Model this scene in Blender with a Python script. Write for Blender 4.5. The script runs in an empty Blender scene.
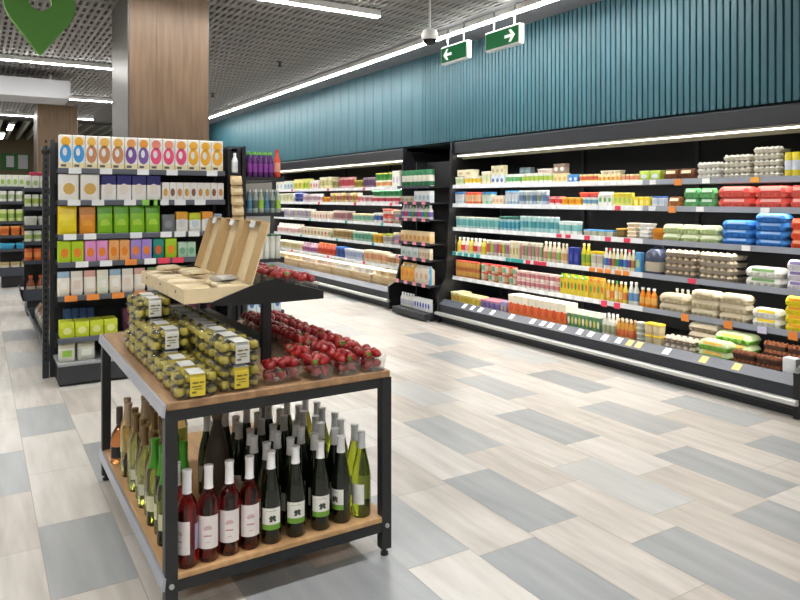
import bpy, bmesh, math, random
from mathutils import Vector, Matrix, Euler
R = random.Random(7)
PI = math.pi
C = bpy.context.scene.collection
# ------------------------------------------------------------ camera
FPX, YAW, HOR, EYE = 692.36, 0.5479, 197.74, 1.45
cam = bpy.data.objects.new('camera', bpy.data.cameras.new('camera'))
C.objects.link(cam)
cam.location = (0, 0, EYE)
cam.rotation_euler = (PI / 2, 0, -YAW)
cam.data.sensor_width = 36
cam.data.lens = FPX / 800 * 36
cam.data.shift_y = (HOR - 300) / 800
cam.data.clip_start = 0.05
bpy.context.scene.camera = cam
_c, _s = math.cos(YAW), math.sin(YAW)
def along(px, X):                       # where the wall-parallel line at X passes a measured column of the photo
    x = (px - 400) / FPX
    return X / (_c * x + _s) * (-_s * x + _c)
def across(px, Y):
    x = (px - 400) / FPX
    return Y / (-_s * x + _c) * (_c * x + _s)
# ------------------------------------------------------------ materials
_M = {}
def lin(h):
    h = h.lstrip('#')
    v = [int(h[i:i + 2], 16) / 255 for i in (0, 2, 4)]
    return tuple(c / 12.92 if c <= .04045 else ((c + .055) / 1.055) ** 2.4 for c in v) + (1,)
def mat(h, rough=.45, metal=0., emit=0., trans=0., spec=.5, coat=0., noise=0., scale=30., alpha=None):
    k = (h, rough, metal, emit, trans, spec, coat, noise, scale, alpha)
    if k in _M: return _M[k]
    m = bpy.data.materials.new('surface_' + h.strip('#')); m.use_nodes = True
    nt = m.node_tree; b = nt.nodes['Principled BSDF']
    col = lin(h)
    b.inputs['Base Color'].default_value = col
    b.inputs['Roughness'].default_value = rough
    b.inputs['Metallic'].default_value = metal
    b.inputs['Specular IOR Level'].default_value = spec
    b.inputs['Coat Weight'].default_value = coat
    if trans: b.inputs['Transmission Weight'].default_value = trans
    if emit:
        b.inputs['Emission Color'].default_value = col; b.inputs['Emission Strength'].default_value = emit
    if noise:
        tc = nt.nodes.new('ShaderNodeTexCoord'); n = nt.nodes.new('ShaderNodeTexNoise')
        n.inputs['Scale'].default_value = scale; n.inputs['Detail'].default_value = 4
        mx = nt.nodes.new('ShaderNodeMix'); mx.data_type = 'RGBA'
        mx.inputs[6].default_value = tuple(c * (1 - noise) for c in col[:3]) + (1,)
        mx.inputs[7].default_value = tuple(min(1, c * (1 + noise)) for c in col[:3]) + (1,)
        nt.links.new(tc.outputs['Object'], n.inputs['Vector'])
        nt.links.new(n.outputs['Fac'], mx.inputs[0]); nt.links.new(mx.outputs[2], b.inputs['Base Color'])
    if alpha is not None:               # thin clear plastic: see-through with a gloss
        tr = nt.nodes.new('ShaderNodeBsdfTransparent'); mix = nt.nodes.new('ShaderNodeMixShader')
        lw = nt.nodes.new('ShaderNodeLayerWeight'); lw.inputs[0].default_value = .35
        ma = nt.nodes.new('ShaderNodeMath'); ma.operation = 'MULTIPLY_ADD'
        ma.inputs[1].default_value = .28; ma.inputs[2].default_value = alpha; ma.use_clamp = True
        nt.links.new(lw.outputs['Facing'], ma.inputs[0]); nt.links.new(ma.outputs[0], mix.inputs[0])
        nt.links.new(tr.outputs[0], mix.inputs[1]); nt.links.new(b.outputs[0], mix.inputs[2])
        nt.links.new(mix.outputs[0], nt.nodes['Material Output'].inputs[0])
    _M[k] = m
    return m
def streaked(h1, h2, rough, scale=(1, 1, 1), nscale=3., contrast=(.35, .65), spec=.5, bump=0.):
    k = ('streak', h1, h2, rough, scale, nscale, contrast)
    if k in _M: return _M[k]
    m = bpy.data.materials.new('grain_' + h1.strip('#')); m.use_nodes = True
    nt = m.node_tree; b = nt.nodes['Principled BSDF']; b.inputs['Roughness'].default_value = rough
    b.inputs['Specular IOR Level'].default_value = spec
    tc = nt.nodes.new('ShaderNodeTexCoord'); mp = nt.nodes.new('ShaderNodeMapping'); mp.inputs['Scale'].default_value = scale
    n = nt.nodes.new('ShaderNodeTexNoise'); n.inputs['Scale'].default_value = nscale; n.inputs['Detail'].default_value = 6
    cr = nt.nodes.new('ShaderNodeValToRGB'); e = cr.color_ramp.elements
    e[0].position, e[1].position = contrast; e[0].color = lin(h1); e[1].color = lin(h2)
    L = nt.links.new
    L(tc.outputs['Object'], mp.inputs['Vector']); L(mp.outputs[0], n.inputs['Vector'])
    L(n.outputs['Fac'], cr.inputs[0]); L(cr.outputs[0], b.inputs['Base Color'])
    _M[k] = m
    return m
BLACK = mat('#17181b', .45); CHAR = mat('#24262b', .5); GUN = mat('#3a3f4a', .5); RAIL = mat('#5d6470', .45)
STEEL = mat('#b9bcc0', .3, .6); WHITE = mat('#f2f2f0', .4); TAG = mat('#f4f5f7', .5)
OAK = streaked('#8c6a4a', '#b58f68', .5, (1, .12, 1), 22.)
CLEAR = mat('#eef4f4', .12, 1., alpha=.03); FILM = mat('#f4f6f6', .12, 1., alpha=.03)
# ------------------------------------------------------------ mesh building
def rr(hx, hy, r, z, cx=0., cy=0., n=2):
    r = min(r, hx * .999, hy * .999); p = []
    for qx, qy, a0 in ((1, 1, 0), (-1, 1, 90), (-1, -1, 180), (1, -1, 270)):
        for k in range(n + 1):
            a = math.radians(a0 + 90 * k / n)
            p.append((cx + qx * (hx - r) + r * math.cos(a), cy + qy * (hy - r) + r * math.sin(a), z))
    return p
def ci(r, z, n=14, cx=0., cy=0.):
    return [(cx + r * math.cos(2 * PI * k / n), cy + r * math.sin(2 * PI * k / n), z) for k in range(n)]
class MB:
    def __init__(s): s.v, s.f, s.m = [], [], []
    def add(s, pts): b = len(s.v); s.v += [tuple(p) for p in pts]; return b
    def face(s, idx, m=0): s.f.append(tuple(idx)); s.m.append(m)
    def loft(s, rings, mats=0, cap=(True, True), T=None):
        if T is not None: rings = [[T @ Vector(p) for p in r] for r in rings]
        n = len(rings[0]); bs = [s.add(r) for r in rings]
        for i in range(len(rings) - 1):
            m = mats if isinstance(mats, int) else mats[min(i, len(mats) - 1)]
            for k in range(n):
                k2 = (k + 1) % n
                s.face((bs[i] + k, bs[i] + k2, bs[i + 1] + k2, bs[i + 1] + k), m)
        m0 = mats if isinstance(mats, int) else mats[0]; m1 = mats if isinstance(mats, int) else mats[-1]
        if cap[0]: s.face([bs[0] + k for k in reversed(range(n))], m0)
        if cap[1]: s.face([bs[-1] + k for k in range(n)], m1)
        return s
    def box(s, x0, x1, y0, y1, z0, z1, m=0, c=0., T=None):
        cx, cy, hx, hy = (x0 + x1) / 2, (y0 + y1) / 2, abs(x1 - x0) / 2, abs(y1 - y0) / 2
        if c <= 0:
            q = [(x0, y0), (x1, y0), (x1, y1), (x0, y1)]
            return s.loft([[(a, b, z0) for a, b in q], [(a, b, z1) for a, b in q]], m, T=T)
        return s.loft([rr(hx - c, hy - c, .001, z0, cx, cy, 1), rr(hx, hy, c, z0 + c, cx, cy, 1), rr(hx, hy, c, z1 - c, cx, cy, 1), rr(hx - c, hy - c, .001, z1, cx, cy, 1)], m, T=T)
    def lathe(s, prof, mats=0, n=14, cx=0., cy=0., T=None):
        return s.loft([ci(max(r, .0004), z, n, cx, cy) for r, z in prof], mats, T=T)
    def prism(s, poly, y0, y1, m=0, T=None):          # outline in x,z pushed along y
        return s.loft([[(x, y0, z) for x, z in poly], [(x, y1, z) for x, z in poly]], m, T=T)
    def tube(s, a, b, r, m=0, n=8):
        a, b = Vector(a), Vector(b); q = (b - a).to_track_quat('Z', 'Y').to_matrix().to_4x4(); L = (b - a).length
        return s.loft([ci(r, 0, n), ci(r, L, n)], m, T=Matrix.Translation(a) @ q)
    def bar(s, a, b, w, h, m=0):
        a, b = Vector(a), Vector(b); d = (b - a); L = d.length
        q = d.to_track_quat('Y', 'Z').to_matrix().to_4x4()
        return s.box(-w / 2, w / 2, 0, L, -h / 2, h / 2, m, T=Matrix.Translation(a) @ q)
    def mesh(s, name, mats, smooth=False):
        me = bpy.data.meshes.new(name); me.from_pydata(s.v, [], s.f)
        for m in (mats if isinstance(mats, (list, tuple)) else [mats]): me.materials.append(m)
        me.polygons.foreach_set('material_index', s.m)
        bm = bmesh.new(); bm.from_mesh(me); bmesh.ops.recalc_face_normals(bm, faces=bm.faces); bm.to_mesh(me); bm.free()
        if smooth:
            me.shade_smooth(); me.set_sharp_from_angle(angle=.75)
        me.update()
        return me
def link(me, name, parent=None, loc=None, rot=None):
    o = bpy.data.objects.new(name, me); C.objects.link(o)
    if parent is not None: o.parent = parent
    if loc is not None: o.location = loc
    if rot is not None: o.rotation_euler = rot
    return o
def tag(o, label, cat, group=None, kind=None):
    o['label'] = label; o['category'] = cat
    if group: o['group'] = group
    if kind: o['kind'] = kind
    return o
def empty(name, loc, label, cat, group=None, rz=0.):
    o = bpy.data.objects.new(name, None); C.objects.link(o); o.location = loc; o.rotation_euler = (0, 0, rz); o.empty_display_size = .05
    return tag(o, label, cat, group)
def part(mb, name, mats, parent, smooth=False, loc=None, rot=None):
    return link(mb.mesh(name, mats, smooth), name, parent, loc, rot)
def struct(mb, name, mats, smooth=False):
    o = link(mb.mesh(name, mats, smooth), name); o['kind'] = 'structure'; return o
ORD = 'first second third fourth fifth sixth seventh eighth ninth tenth eleventh twelfth thirteenth fourteenth fifteenth sixteenth seventeenth eighteenth nineteenth twentieth'.split()
def nth(i):
    if i < 20: return ORD[i]
    t = ('twenty', 'thirty', 'forty', 'fifty')[(i + 1) // 10 - 2]
    return t + '-' + ORD[(i + 1) % 10 - 1] if (i + 1) % 10 else {30: 'thirtieth', 40: 'fortieth', 50: 'fiftieth'}[i + 1]
# ------------------------------------------------------------ prototypes: list of (name, mesh); the first is the thing, the rest its parts
_P = {}
def proto(kind, w, d, h, cols, fine):
    k = (kind, round(w, 3), round(d, 3), round(h, 3), tuple(cols), fine)
    if k not in _P: _P[k] = KINDS[kind][0](w, d, h, list(cols), fine)
    return _P[k]
def cs(cols, n, rough=.4):
    cols = list(cols)
    while len(cols) < n: cols.append(cols[-1] if len(cols) == 1 else cols[len(cols) % 2])
    return [mat(c, rough) for c in cols[:n]]
def merge(parts, fine):                # parts: (name, MB, materials, smooth)
    if fine: return [(n, b.mesh(n, ms, sm)) for n, b, ms, sm in parts]
    M, mats = MB(), []
    for n, b, ms, sm in parts:
        o = len(mats); v = M.add(b.v)
        for f, mi in zip(b.f, b.m): M.face([i + v for i in f], mi + o)
        mats += ms if isinstance(ms, list) else [ms]
    return [(parts[0][0], M.mesh(parts[0][0], mats, parts[0][3]))]
def disc(b, x, z, rx, rz, y, m=0, n=14, t=.003):   # a printed oval on a front face, sunk into it
    b.loft([[(x + rx * math.cos(2 * PI * k / n), y + t, z + rz * math.sin(2 * PI * k / n)) for k in range(n)],
            [(x + rx * math.cos(2 * PI * k / n), y - .0012, z + rz * math.sin(2 * PI * k / n)) for k in range(n)]], m)
def k_cup(w, d, h, cols, fine):        # cols: body, lid, label
    m = cs(cols, 3); r = min(w, d) / 2; n = 12 if fine else 10
    b = MB().lathe([(r * .72, 0), (r * .78, .004), (r * .82, h * .25), (r * .9, h * .78), (r * .93, h * .93)], [0, 0, 1, 0], n)
    l = MB().lathe([(r * .9, h * .92), (r, h * .93), (r, h * .965), (r * .9, h * .98), (r * .86, h)], 0, n)
    return merge([('yogurt_cup', b, [m[0], m[2]], True), ('lid', l, [m[1]], True)], fine)
def k_tub(w, d, h, cols, fine):
    m = cs(cols, 3); x, y = w / 2, d / 2
    b = MB().loft([rr(x * .84, y * .84, x * .3, 0), rr(x * .88, y * .88, x * .3, h * .3), rr(x * .93, y * .93, x * .3, h * .74), rr(x * .94, y * .94, x * .3, h * .86)], [0, 1, 0])
    l = MB().loft([rr(x * .95, y * .95, x * .3, h * .84), rr(x, y, x * .3, h * .86), rr(x, y, x * .3, h * .95), rr(x * .93, y * .93, x * .3, h)], 0)
    return merge([('tub', b, [m[0], m[2]], True), ('lid', l, [m[1]], True)], fine)
def k_carton(w, d, h, cols, fine):     # cols: lower, upper, emblem
    m = cs(cols, 3); x, y = w / 2, d / 2; c = min(.004, x * .2)
    b = MB().loft([rr(x - c, y - c, .001, 0, n=1), rr(x, y, c, c, n=1), rr(x, y, c, h * .62, n=1), rr(x, y, c, h - c, n=1), rr(x - c, y - c, .001, h, n=1)], [0, 0, 1, 1])
    e = MB(); disc(e, 0, h * .45, x * .62, h * .22, -y)
    return merge([('carton', b, [m[0], m[1]], False), ('emblem', e, [m[2]], False)], fine)
def k_gable(w, d, h, cols, fine):      # cols: body, gable, emblem, cap
    m = cs(cols, 4); x, y = w / 2, d / 2; c = .003
    b = MB().loft([rr(x - c, y - c, .001, 0, n=1), rr(x, y, c, c, n=1), rr(x, y, c, h * .45, n=1), rr(x, y, c, h * .78, n=1), rr(x, .006, .002, h * .94, n=1), rr(x, .004, .002, h, n=1)], [0, 0, 1, 2, 2])
    e = MB(); disc(e, 0, h * .45, x * .6, h * .17, -y)
    q = MB().lathe([(x * .34, 0), (x * .34, .012), (x * .3, .015)], 0, 10, T=Matrix.Translation((0, -y * .52, h * .85)) @ Matrix.Rotation(math.radians(50), 4, 'X'))
    return merge([('drink_carton', b, [m[0], m[0], m[1]], False), ('emblem', e, [m[2]], False), ('screw_cap', q, [m[3]], True)], fine)
def k_bottle(w, d, h, cols, fine):     # cols: body, cap, label
    m = cs(cols, 3, .25); r = min(w, d) / 2; n = 14 if fine else 10
    b = MB().lathe([(r * .85, 0), (r, .006), (r, h * .18), (r * 1.004, h * .19), (r * 1.004, h * .52), (r, h * .53), (r * .97, h * .62), (r * .55, h * .78), (r * .42, h * .86), (r * .42, h * .93)], [0, 0, 0, 1, 1, 0, 0, 0, 0], n)
    l = MB().lathe([(r * .5, h * .89), (r * .5, h * .985), (r * .44, h)], 0, n)
    return merge([('bottle', b, [m[0], m[2]], True), ('cap', l, [m[1]], True)], fine)
def k_can(w, d, h, cols, fine):
    m = cs(cols, 3, .3); r = min(w, d) / 2; n = 14 if fine else 10
    b = MB().lathe([(r * .86, 0), (r * .97, h * .03), (r, h * .06), (r, h * .3), (r, h * .68), (r, h * .9), (r * .94, h * .93)], [1, 1, 0, 1, 0, 0], n)
    l = MB().lathe([(r * .9, h * .92), (r * .98, h * .93), (r * .98, h * .985), (r * .8, h)], 0, n)
    return merge([('canister', b, [m[0], m[2]], True), ('lid', l, [m[1]], True)], fine)
def k_flat(w, d, h, cols, fine):
    m = cs(cols, 3); x, y = w / 2, d / 2
    b = MB().loft([rr(x * .86, y * .86, x * .25, 0), rr(x * .97, y * .97, x * .25, h * .7), rr(x, y, x * .25, h * .74), rr(x, y, x * .25, h * .82)], [0, 0, 0])
    l = MB().loft([rr(x, y, x * .25, h * .8), rr(x, y, x * .25, h * .9), rr(x * .9, y * .9, x * .25, h)], 0)
    return merge([('flat_pack', b, [m[0]], True), ('lid', l, [m[1]], True)], fine)
def k_eggbox(w, d, h, cols, fine):     # cols: pulp, label, lid
    m = cs(cols, 3, .8); x, y = w / 2, d / 2; n = 5
    b = MB(); b.loft([rr(x * .9, y * .86, .01, 0), rr(x * .98, y * .97, .012, h * .4), rr(x, y, .012, h * .42), rr(x, y, .012, h * .5)], 0)
    for i in range(n):                 # egg cups bulge out of the lower half
        u = -x * .78 + 2 * x * .78 * i / (n - 1)
        b.lathe([(.002, .001), (x * .13, h * .08), (x * .17, h * .4)], 0, 8, cx=u, cy=-y * .84)
    l = MB(); l.loft([rr(x, y, .012, h * .49), rr(x * .985, y * .97, .014, h * .56), rr(x * .95, y * .9, .018, h * .8), rr(x * .86, y * .74, .02, h * .96), rr(x * .8, y * .66, .02, h)], 0)
    e = MB(); T = Matrix.Translation((0, -y * .93, h * .72)) @ Matrix.Rotation(math.radians(-22), 4, 'X')
    e.box(-x * .62, x * .62, -.003, .004, -h * .14, h * .14, 0, T=T)
    return merge([('egg_carton', b, [m[0]], True), ('lid', l, [m[2]], True), ('label', e, [m[1]], False)], fine)
def k_eggtray(w, d, h, cols, fine):    # cols: pulp, egg
    m = cs(cols, 2, .75); x, y = w / 2, d / 2
    b = MB(); b.loft([rr(x * .92, y * .92, .01, 0), rr(x * .95, y * .95, .01, h * .3), rr(x, y, .01, h * .5), rr(x, y, .01, h * .56)], 0)
    out = merge([('egg_tray', b, [m[0]], True)], True)
    r = min(w / 10.6, h * .43)
    g = MB().lathe([(.001, 0), (r * .55, r * .1), (r * .92, r * .5), (r, r), (r * .86, r * 1.55), (r * .5, r * 2.05), (.001, r * 2.25)], 0, 10).mesh('egg', [m[1]], True)
    for j in range(2):
        for i in range(5):
            out.append(('egg', g, (-x + w * (i + .5) / 5, -y + (j + .5) * w / 5, max(.0015, min(h - r * 2.25, h * .4)))))
    return out
def k_pouch(w, d, h, cols, fine):      # cols: body, emblem, top
    m = cs(cols, 3, .3); x, y = w / 2, d / 2
    b = MB().loft([rr(x * .97, y * .8, y * .5, 0), rr(x, y, y * .7, h * .06), rr(x * .98, y * .86, y * .6, h * .4), rr(x * .97, y * .6, y * .4, h * .72), rr(x * .98, y * .16, .002, h * .93), rr(x * .98, .002, .001, h)], [0, 0, 0, 1, 1])
    e = MB(); disc(e, 0, h * .36, x * .6, h * .17, -y * .86, t=.012)
    return merge([('pouch', b, [m[0], m[2]], True), ('emblem', e, [m[1]], False)], fine)
def k_film(w, d, h, cols, fine):       # film-wrapped bundle: cols film, content
    m = cs(cols, 3, .2); x, y = w / 2, d / 2
    b = MB().loft([rr(x * .9, y * .9, .02, 0), rr(x, y, .03, h * .12), rr(x * .97, y * .97, .03, h * .5), rr(x * .98, y * .95, .03, h * .82), rr(x * .7, y * .6, .03, h)], [0, 1, 0, 0])
    hn = MB()
    for k in range(8):
        a0, a1 = PI * k / 8, PI * (k + 1) / 8
        hn.bar((math.cos(a0) * x * .6, 0, h * .97 + math.sin(a0) * h * .2), (math.cos(a1) * x * .6, 0, h * .97 + math.sin(a1) * h * .2), .012, .012)
    return merge([('wrapped_pack', b, [m[0], m[1]], True), ('carry_handle', hn, [m[2]], True)], fine)
def k_bag(w, d, h, cols, fine):        # soft pillow bag with a printed label
    m = cs(cols, 3, .25); x, y = w / 2, d / 2
    b = MB().loft([rr(x * .9, y * .4, .004, 0), rr(x, y * .95, y * .6, h * .2), rr(x * .99, y, y * .7, h * .5), rr(x * .97, y * .8, y * .6, h * .75), rr(x * .95, y * .12, .002, h * .96), rr(x * .95, .002, .001, h)], [0, 0, 0, 1, 1])
    e = MB(); e.box(-x * .55, x * .55, -y * 1.02, -y * .7, h * .28, h * .62)
    return merge([('snack_bag', b, [m[0], m[2]], True), ('label', e, [m[1]], False)], fine)
KINDS = {'cup': (k_cup, 'yogurt_cup', 'yogurt cup', 'cup'), 'tub': (k_tub, 'tub', 'tub', 'tub'), 'carton': (k_carton, 'carton', 'carton', 'carton'),
         'gable': (k_gable, 'drink_carton', 'drink carton', 'carton'), 'bottle': (k_bottle, 'bottle', 'bottle', 'bottle'), 'can': (k_can, 'canister', 'canister', 'canister'),
         'flat': (k_flat, 'flat_pack', 'flat pack', 'food pack'), 'eggbox': (k_eggbox, 'egg_carton', 'egg carton', 'egg carton'), 'eggtray': (k_eggtray, 'egg_tray', 'egg tray', 'eggs'),
         'pouch': (k_pouch, 'pouch', 'pouch', 'pouch'), 'film': (k_film, 'wrapped_pack', 'wrapped pack', 'multipack'), 'bag': (k_bag, 'snack_bag', 'bag', 'bag')}
def spawn(pr, loc, rz, label, cat, group=None):
    first = pr[0]; root = link(first[1], first[0], None, loc, (0, 0, rz)); tag(root, label, cat, group)
    for p in pr[1:]:
        link(p[1], p[0], root, p[2] if len(p) > 2 else None)
    return root
_count = {}
DEEP = {'cup': 1., 'can': 1., 'bottle': 1., 'tub': 1.1, 'carton': .8, 'gable': .95, 'flat': 1.3, 'eggbox': .5, 'eggtray': .8, 'pouch': .55, 'film': 1.2, 'bag': .5}
def run(shelf, fixture, a, b, kind, n, h, look, cols, pos, rz, z, tiers=1, z0=0., back=0., variants=None, fine=True, depth=None, rows=1):
    """goods side by side from a to b (metres along the shelf front); pos(u, v): a point u along the front and v behind it"""
    wide = abs(b - a) / n; w = wide * .95; sg = 1 if b > a else -1
    d = depth or max(.03, min(.3, w * DEEP[kind]))
    _, name, noun, cat = KINDS[kind]
    for row in range(rows):
        for t in range(tiers):
            for i in range(n):
                u = a + sg * wide * (i + .5); v = back + d / 2 + row * d * 1.06
                cc = variants[(i + 2 * t + row) % len(variants)] if variants else cols
                p = proto(kind, w, d, h, cc, fine and row == 0)
                tier = '' if tiers == 1 else ('bottom ', 'upper ')[t] if tiers == 2 else ('bottom ', 'middle ', 'top ')[t] if tiers == 3 else nth(t) + '-layer '
                if z0: tier += 'stacked '
                if row: tier += 'rear '
                key = (fixture, shelf, tier, look, noun); k = _count.get(key, 0); _count[key] = k + 1
                x, y = pos(u, v)
                o = spawn(p, (x, y, z + z0 + t * h), rz, '', cat, '%s %ss, %s %s' % (look, noun, fixture, shelf))
                PENDING.append((o, key, k))
PENDING = []
def finish_labels():
    for o, key, k in PENDING:
        fixture, shelf, tier, look, noun = key
        one = _count[key] == 1
        o['label'] = '%s%s%s %s%s, %s %s' % ('' if one else nth(k) + ' ', tier, look, noun, '' if one else ' from left', fixture, shelf)
# ------------------------------------------------------------ room shell
TW = .3015
def build_floor():
    X0 = 2.035; X_lo, X_hi, Y_lo, Y_hi, L = -6.5, 5.6, -3.5, 26., .648
    b = MB(); b.box(X_lo, X_hi, Y_lo, Y_hi, -.06, -.0015, 0)
    darks = [(424, 340), (455, 360), (492, 387), (562, 382), (625, 418), (702, 413), (542, 426), (452, 433), (715, 472), (507, 497), (722, 570),
             (572, 580), (412, 522), (815, 540), (800, 462), (37, 420), (80, 552), (10, 472), (412, 590), (93, 462), (330, 590)]
    lights = [(522, 356), (640, 382), (20, 360), (350, 330), (617, 484), (420, 392)]
    def flo(px, py):
        d = FPX / (py - HOR) * EYE; x = (px - 400) / FPX * d
        return _c * x + _s * d, -_s * x + _c * d
    rows = {}
    for lst, tone in ((darks, 'd'), (lights, 'g')):
        for p in lst:
            X, Y = flo(*p); rows.setdefault(math.floor((X - X0) / TW), []).append((Y, tone))
    rnd = random.Random(3)
    i0, i1 = math.floor((X_lo - X0) / TW), math.ceil((X_hi - X0) / TW)
    for i in range(i0, i1):
        x0, x1 = max(X_lo, X0 + i * TW), min(X_hi, X0 + (i + 1) * TW)
        marks = sorted(rows.get(i, [])); cuts = []
        for Y, t in marks:                # every noted tile keeps its own place; whole tiles fill the run between two of them
            if cuts and Y - L / 2 < cuts[-1][1] + .2: Y = cuts[-1][1] + L / 2
            cuts.append((Y - L / 2, Y + L / 2, t))
        tiles, at = [], None
        if not cuts: cuts = [((i * .37 % 1) * L, (i * .37 % 1) * L + L, None)]
        y = cuts[0][0]
        while y > Y_lo: tiles.append((y - L, y, None)); y -= L
        for k, (q0, q1, t) in enumerate(cuts):
            tiles.append((q0, q1, t))
            if k + 1 < len(cuts):
                gap = cuts[k + 1][0] - q1; n = max(1, round(gap / L)) if gap > .05 else 0
                for q in range(n): tiles.append((q1 + gap * q / n, q1 + gap * (q + 1) / n, None))
        y = cuts[-1][1]
        while y < Y_hi: tiles.append((y, y + L, None)); y += L
        for y0, y1, t in sorted(tiles, key=lambda q: q[0]):
            q0, q1 = max(y0, Y_lo), min(y1, Y_hi)
            if q1 - q0 < .01: continue
            m = 1 + rnd.choice((0, 0, 1, 1, 2))
            if t: m = (4 if rnd.random() < .6 else 5) if t == 'd' else 6
            elif (not marks or y0 > 7.5 or y0 < 1.4) and rnd.random() < .2: m = rnd.choice((4, 5, 6))
            g = .0016; k = b.add([(x0 + g, q0 + g, 0), (x1 - g, q0 + g, 0), (x1 - g, q1 - g, 0), (x0 + g, q1 - g, 0)]); b.face((k, k + 1, k + 2, k + 3), m)
    sc = (1, .12, 1)
    ms = [mat('#a9a39a', .7)] + [streaked(a, c, .33, sc, 16., (.3, .7)) for a, c in (('#b9b2aa', '#d8d1c9'), ('#c4beb7', '#ddd8d2'), ('#b2aaa1', '#cfc7be'))] + \
        [streaked(a, c, .33, sc, 14., (.3, .7)) for a, c in (('#93969a', '#a7aaac'), ('#9fa2a4', '#b1b3b4'), ('#b6b7b6', '#c6c6c4'))]
    struct(b, 'floor', ms)
build_floor()
CZ = 3.25
def shell():
    wall = mat('#cfcdc6', .7)
    struct(MB().box(5.6, 5.75, -3.5, 26, 0, 4), 'wall_right', wall)
    struct(MB().box(-6.65, -6.5, -3.5, 26, 0, 4), 'wall_left', wall)
    struct(MB().box(-6.5, 5.6, -3.65, -3.5, 0, 4), 'wall_behind', wall)
    struct(MB().box(-6.5, 5.6, 26, 26.15, 0, 4), 'wall_far', mat('#77694a', .6, noise=.15, scale=2.))
    struct(MB().box(-6.5, 5.6, -3.5, 26, 3.75, 3.85), 'ceiling', mat('#1c1c1f', .9))
    # open cell ceiling grid below a dark void
    b = MB(); y = -3.4
    x = -6.4
    while x < 4.2:
        b.box(x - .0165, x + .0165, -3.4, 17.8, CZ, CZ + .05, 0); x += .063
    while y < 17.8:
        b.box(-6.4, 4.2, y - .05, y + .05, CZ + .004, CZ + .045, 0); y += .245
    struct(b, 'ceiling_grid', mat('#8a8886', .6))
    b = MB(); x = -6.4                 # wide baffles over the far end
    while x < 4.2:
        b.box(x - .04, x + .04, 18.4, 25.9, CZ + .1, CZ + .26, 0); x += .30
    struct(b, 'ceiling_baffles', mat('#c4c4bb', .5))
    struct(MB().box(-6.4, 4.2, 17.8, 18.3, CZ - .02, CZ + .3), 'trim_ceiling_step', mat('#4a4844', .6))
    struct(MB().box(4.2, 4.9, -3.4, 25.9, CZ, CZ + .06), 'trim_ceiling_border', mat('#77757a', .6))
    # teal bulkhead of vertical boards above the fridges
    b = MB(); b.box(4.90, 5.6, -3.5, 25.9, 2.11, CZ + .05, 1)
    y = -3.5
    while y < 25.8:
        w = .058 if y < 7.4 else .26
        b.box(4.862, 4.905, y + .008, y + w - .008 * (1 if y < 7.4 else .3), 2.13, CZ, 0); y += w
    struct(b, 'wall_bulkhead', [streaked('#28545f', '#2e5e6a', .52, (1, 6, .4), 4.), mat('#0d1c22', .7)])
shell()
def column(name, x0, x1, y0, y1, wood, metal):
    b = MB(); b.box(x0 + .012, x1 - .012, y0 + .02, y1, 0, 3.75, 0)
    b.box(x0, x0 + .012, y0 + .01, y1, 0, 3.75, 1); b.box(x1 - .012, x1, y0 + .01, y1, 0, 3.75, 1)
    n = 3
    for k in range(n):                 # wood boards of the front
        a, c = x0 + .012 + (x1 - x0 - .024) * k / n, x0 + .012 + (x1 - x0 - .024) * (k + 1) / n
        b.box(a + .0008, c - .0008, y0, y0 + .02, 0, 3.75, 2)
    struct(b, name, [mat('#6b6259', .5), metal, wood])
COLWOOD = streaked('#5c4836', '#725b46', .5, (6, 6, .5), 5., (.3, .7))
column('trim_column_1', across(128, 6.31), across(209.5, 6.31), 6.31, 7.13, COLWOOD, mat('#5f5953', .4, .4))
column('trim_column_2', across(37, 15.), across(78, 15.), 15., 15.9, streaked('#594329', '#6d5436', .5, (6, 6, .5), 5.), mat('#8d857a', .35, .6))
# notices on the far wall
fn = empty('notice_board', (1.0, 25.97, 2.4), 'green notice board with two white sheets on the far brown wall', 'notice board')
part(MB().box(-.35, .45, -.02, .02, -.05, .5), 'sign_board', mat('#3f7a3c', .6), fn)
part(MB().box(-.2, .02, -.026, -.019, .05, .42), 'paper_sheet', mat('#e6e8ea', .6), fn)
part(MB().box(.14, .42, -.026, -.019, .0, .46), 'paper_sheet', mat('#d8dadb', .6), fn)
# ------------------------------------------------------------ ceiling lamps
def lamp(a, b_, w, label, strength=11., group='ceiling light lines', z=CZ - .07):
    horizontal = abs(a[0] - b_[0]) > abs(a[1] - b_[1])
    x0, x1 = sorted((a[0], b_[0])); y0, y1 = sorted((a[1], b_[1]))
    if horizontal: y0, y1 = y0 - w / 2, y0 + w / 2
    else: x0, x1 = x0 - w / 2, x0 + w / 2
    e = empty('ceiling_light', ((x0 + x1) / 2, (y0 + y1) / 2, z), label, 'ceiling light', group)
    hx, hy = (x1 - x0) / 2, (y1 - y0) / 2
    part(MB().box(-hx, hx, -hy, hy, .006, .065), 'housing', WHITE, e)
    part(MB().box(-hx + .004, hx - .004, -hy + .005, hy - .005, .0, .0062), 'diffuser', mat('#fffefa', .5, emit=strength), e)
    return e
lamp((4.30, 3.2), (4.30, 16.3), .075, 'long white light line running along the teal wall', 24.)
lamp((-3.5, 5.78), (3.29, 5.78), .07, 'short white light line above the aisle left of the exit signs', 24.)
lamp((-4.5, 10.0), (1.66, 10.0), .07, 'white light line crossing below the green pin sign', 24.)
lamp((-3.5, 13.45), (2.6, 13.45), .07, 'white light line passing behind the hanging white box', 24.)
lamp((-3.5, 16.7), (2.2, 16.7), .07, 'farthest white light line in front of the brown far column', 24.)
for k, (x, y) in enumerate(((-4.5, 1.9), (-4.5, -1.6))):
    lamp((x, y), (3.3, y), .07, ('white light line over the display table', 'white light line overhead behind the viewer')[k], 24.)
lamp((.72, 19.6), (.72, 21.2), .12, 'slim far light stripe between the ceiling baffles', 6., z=CZ + .0)
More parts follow.
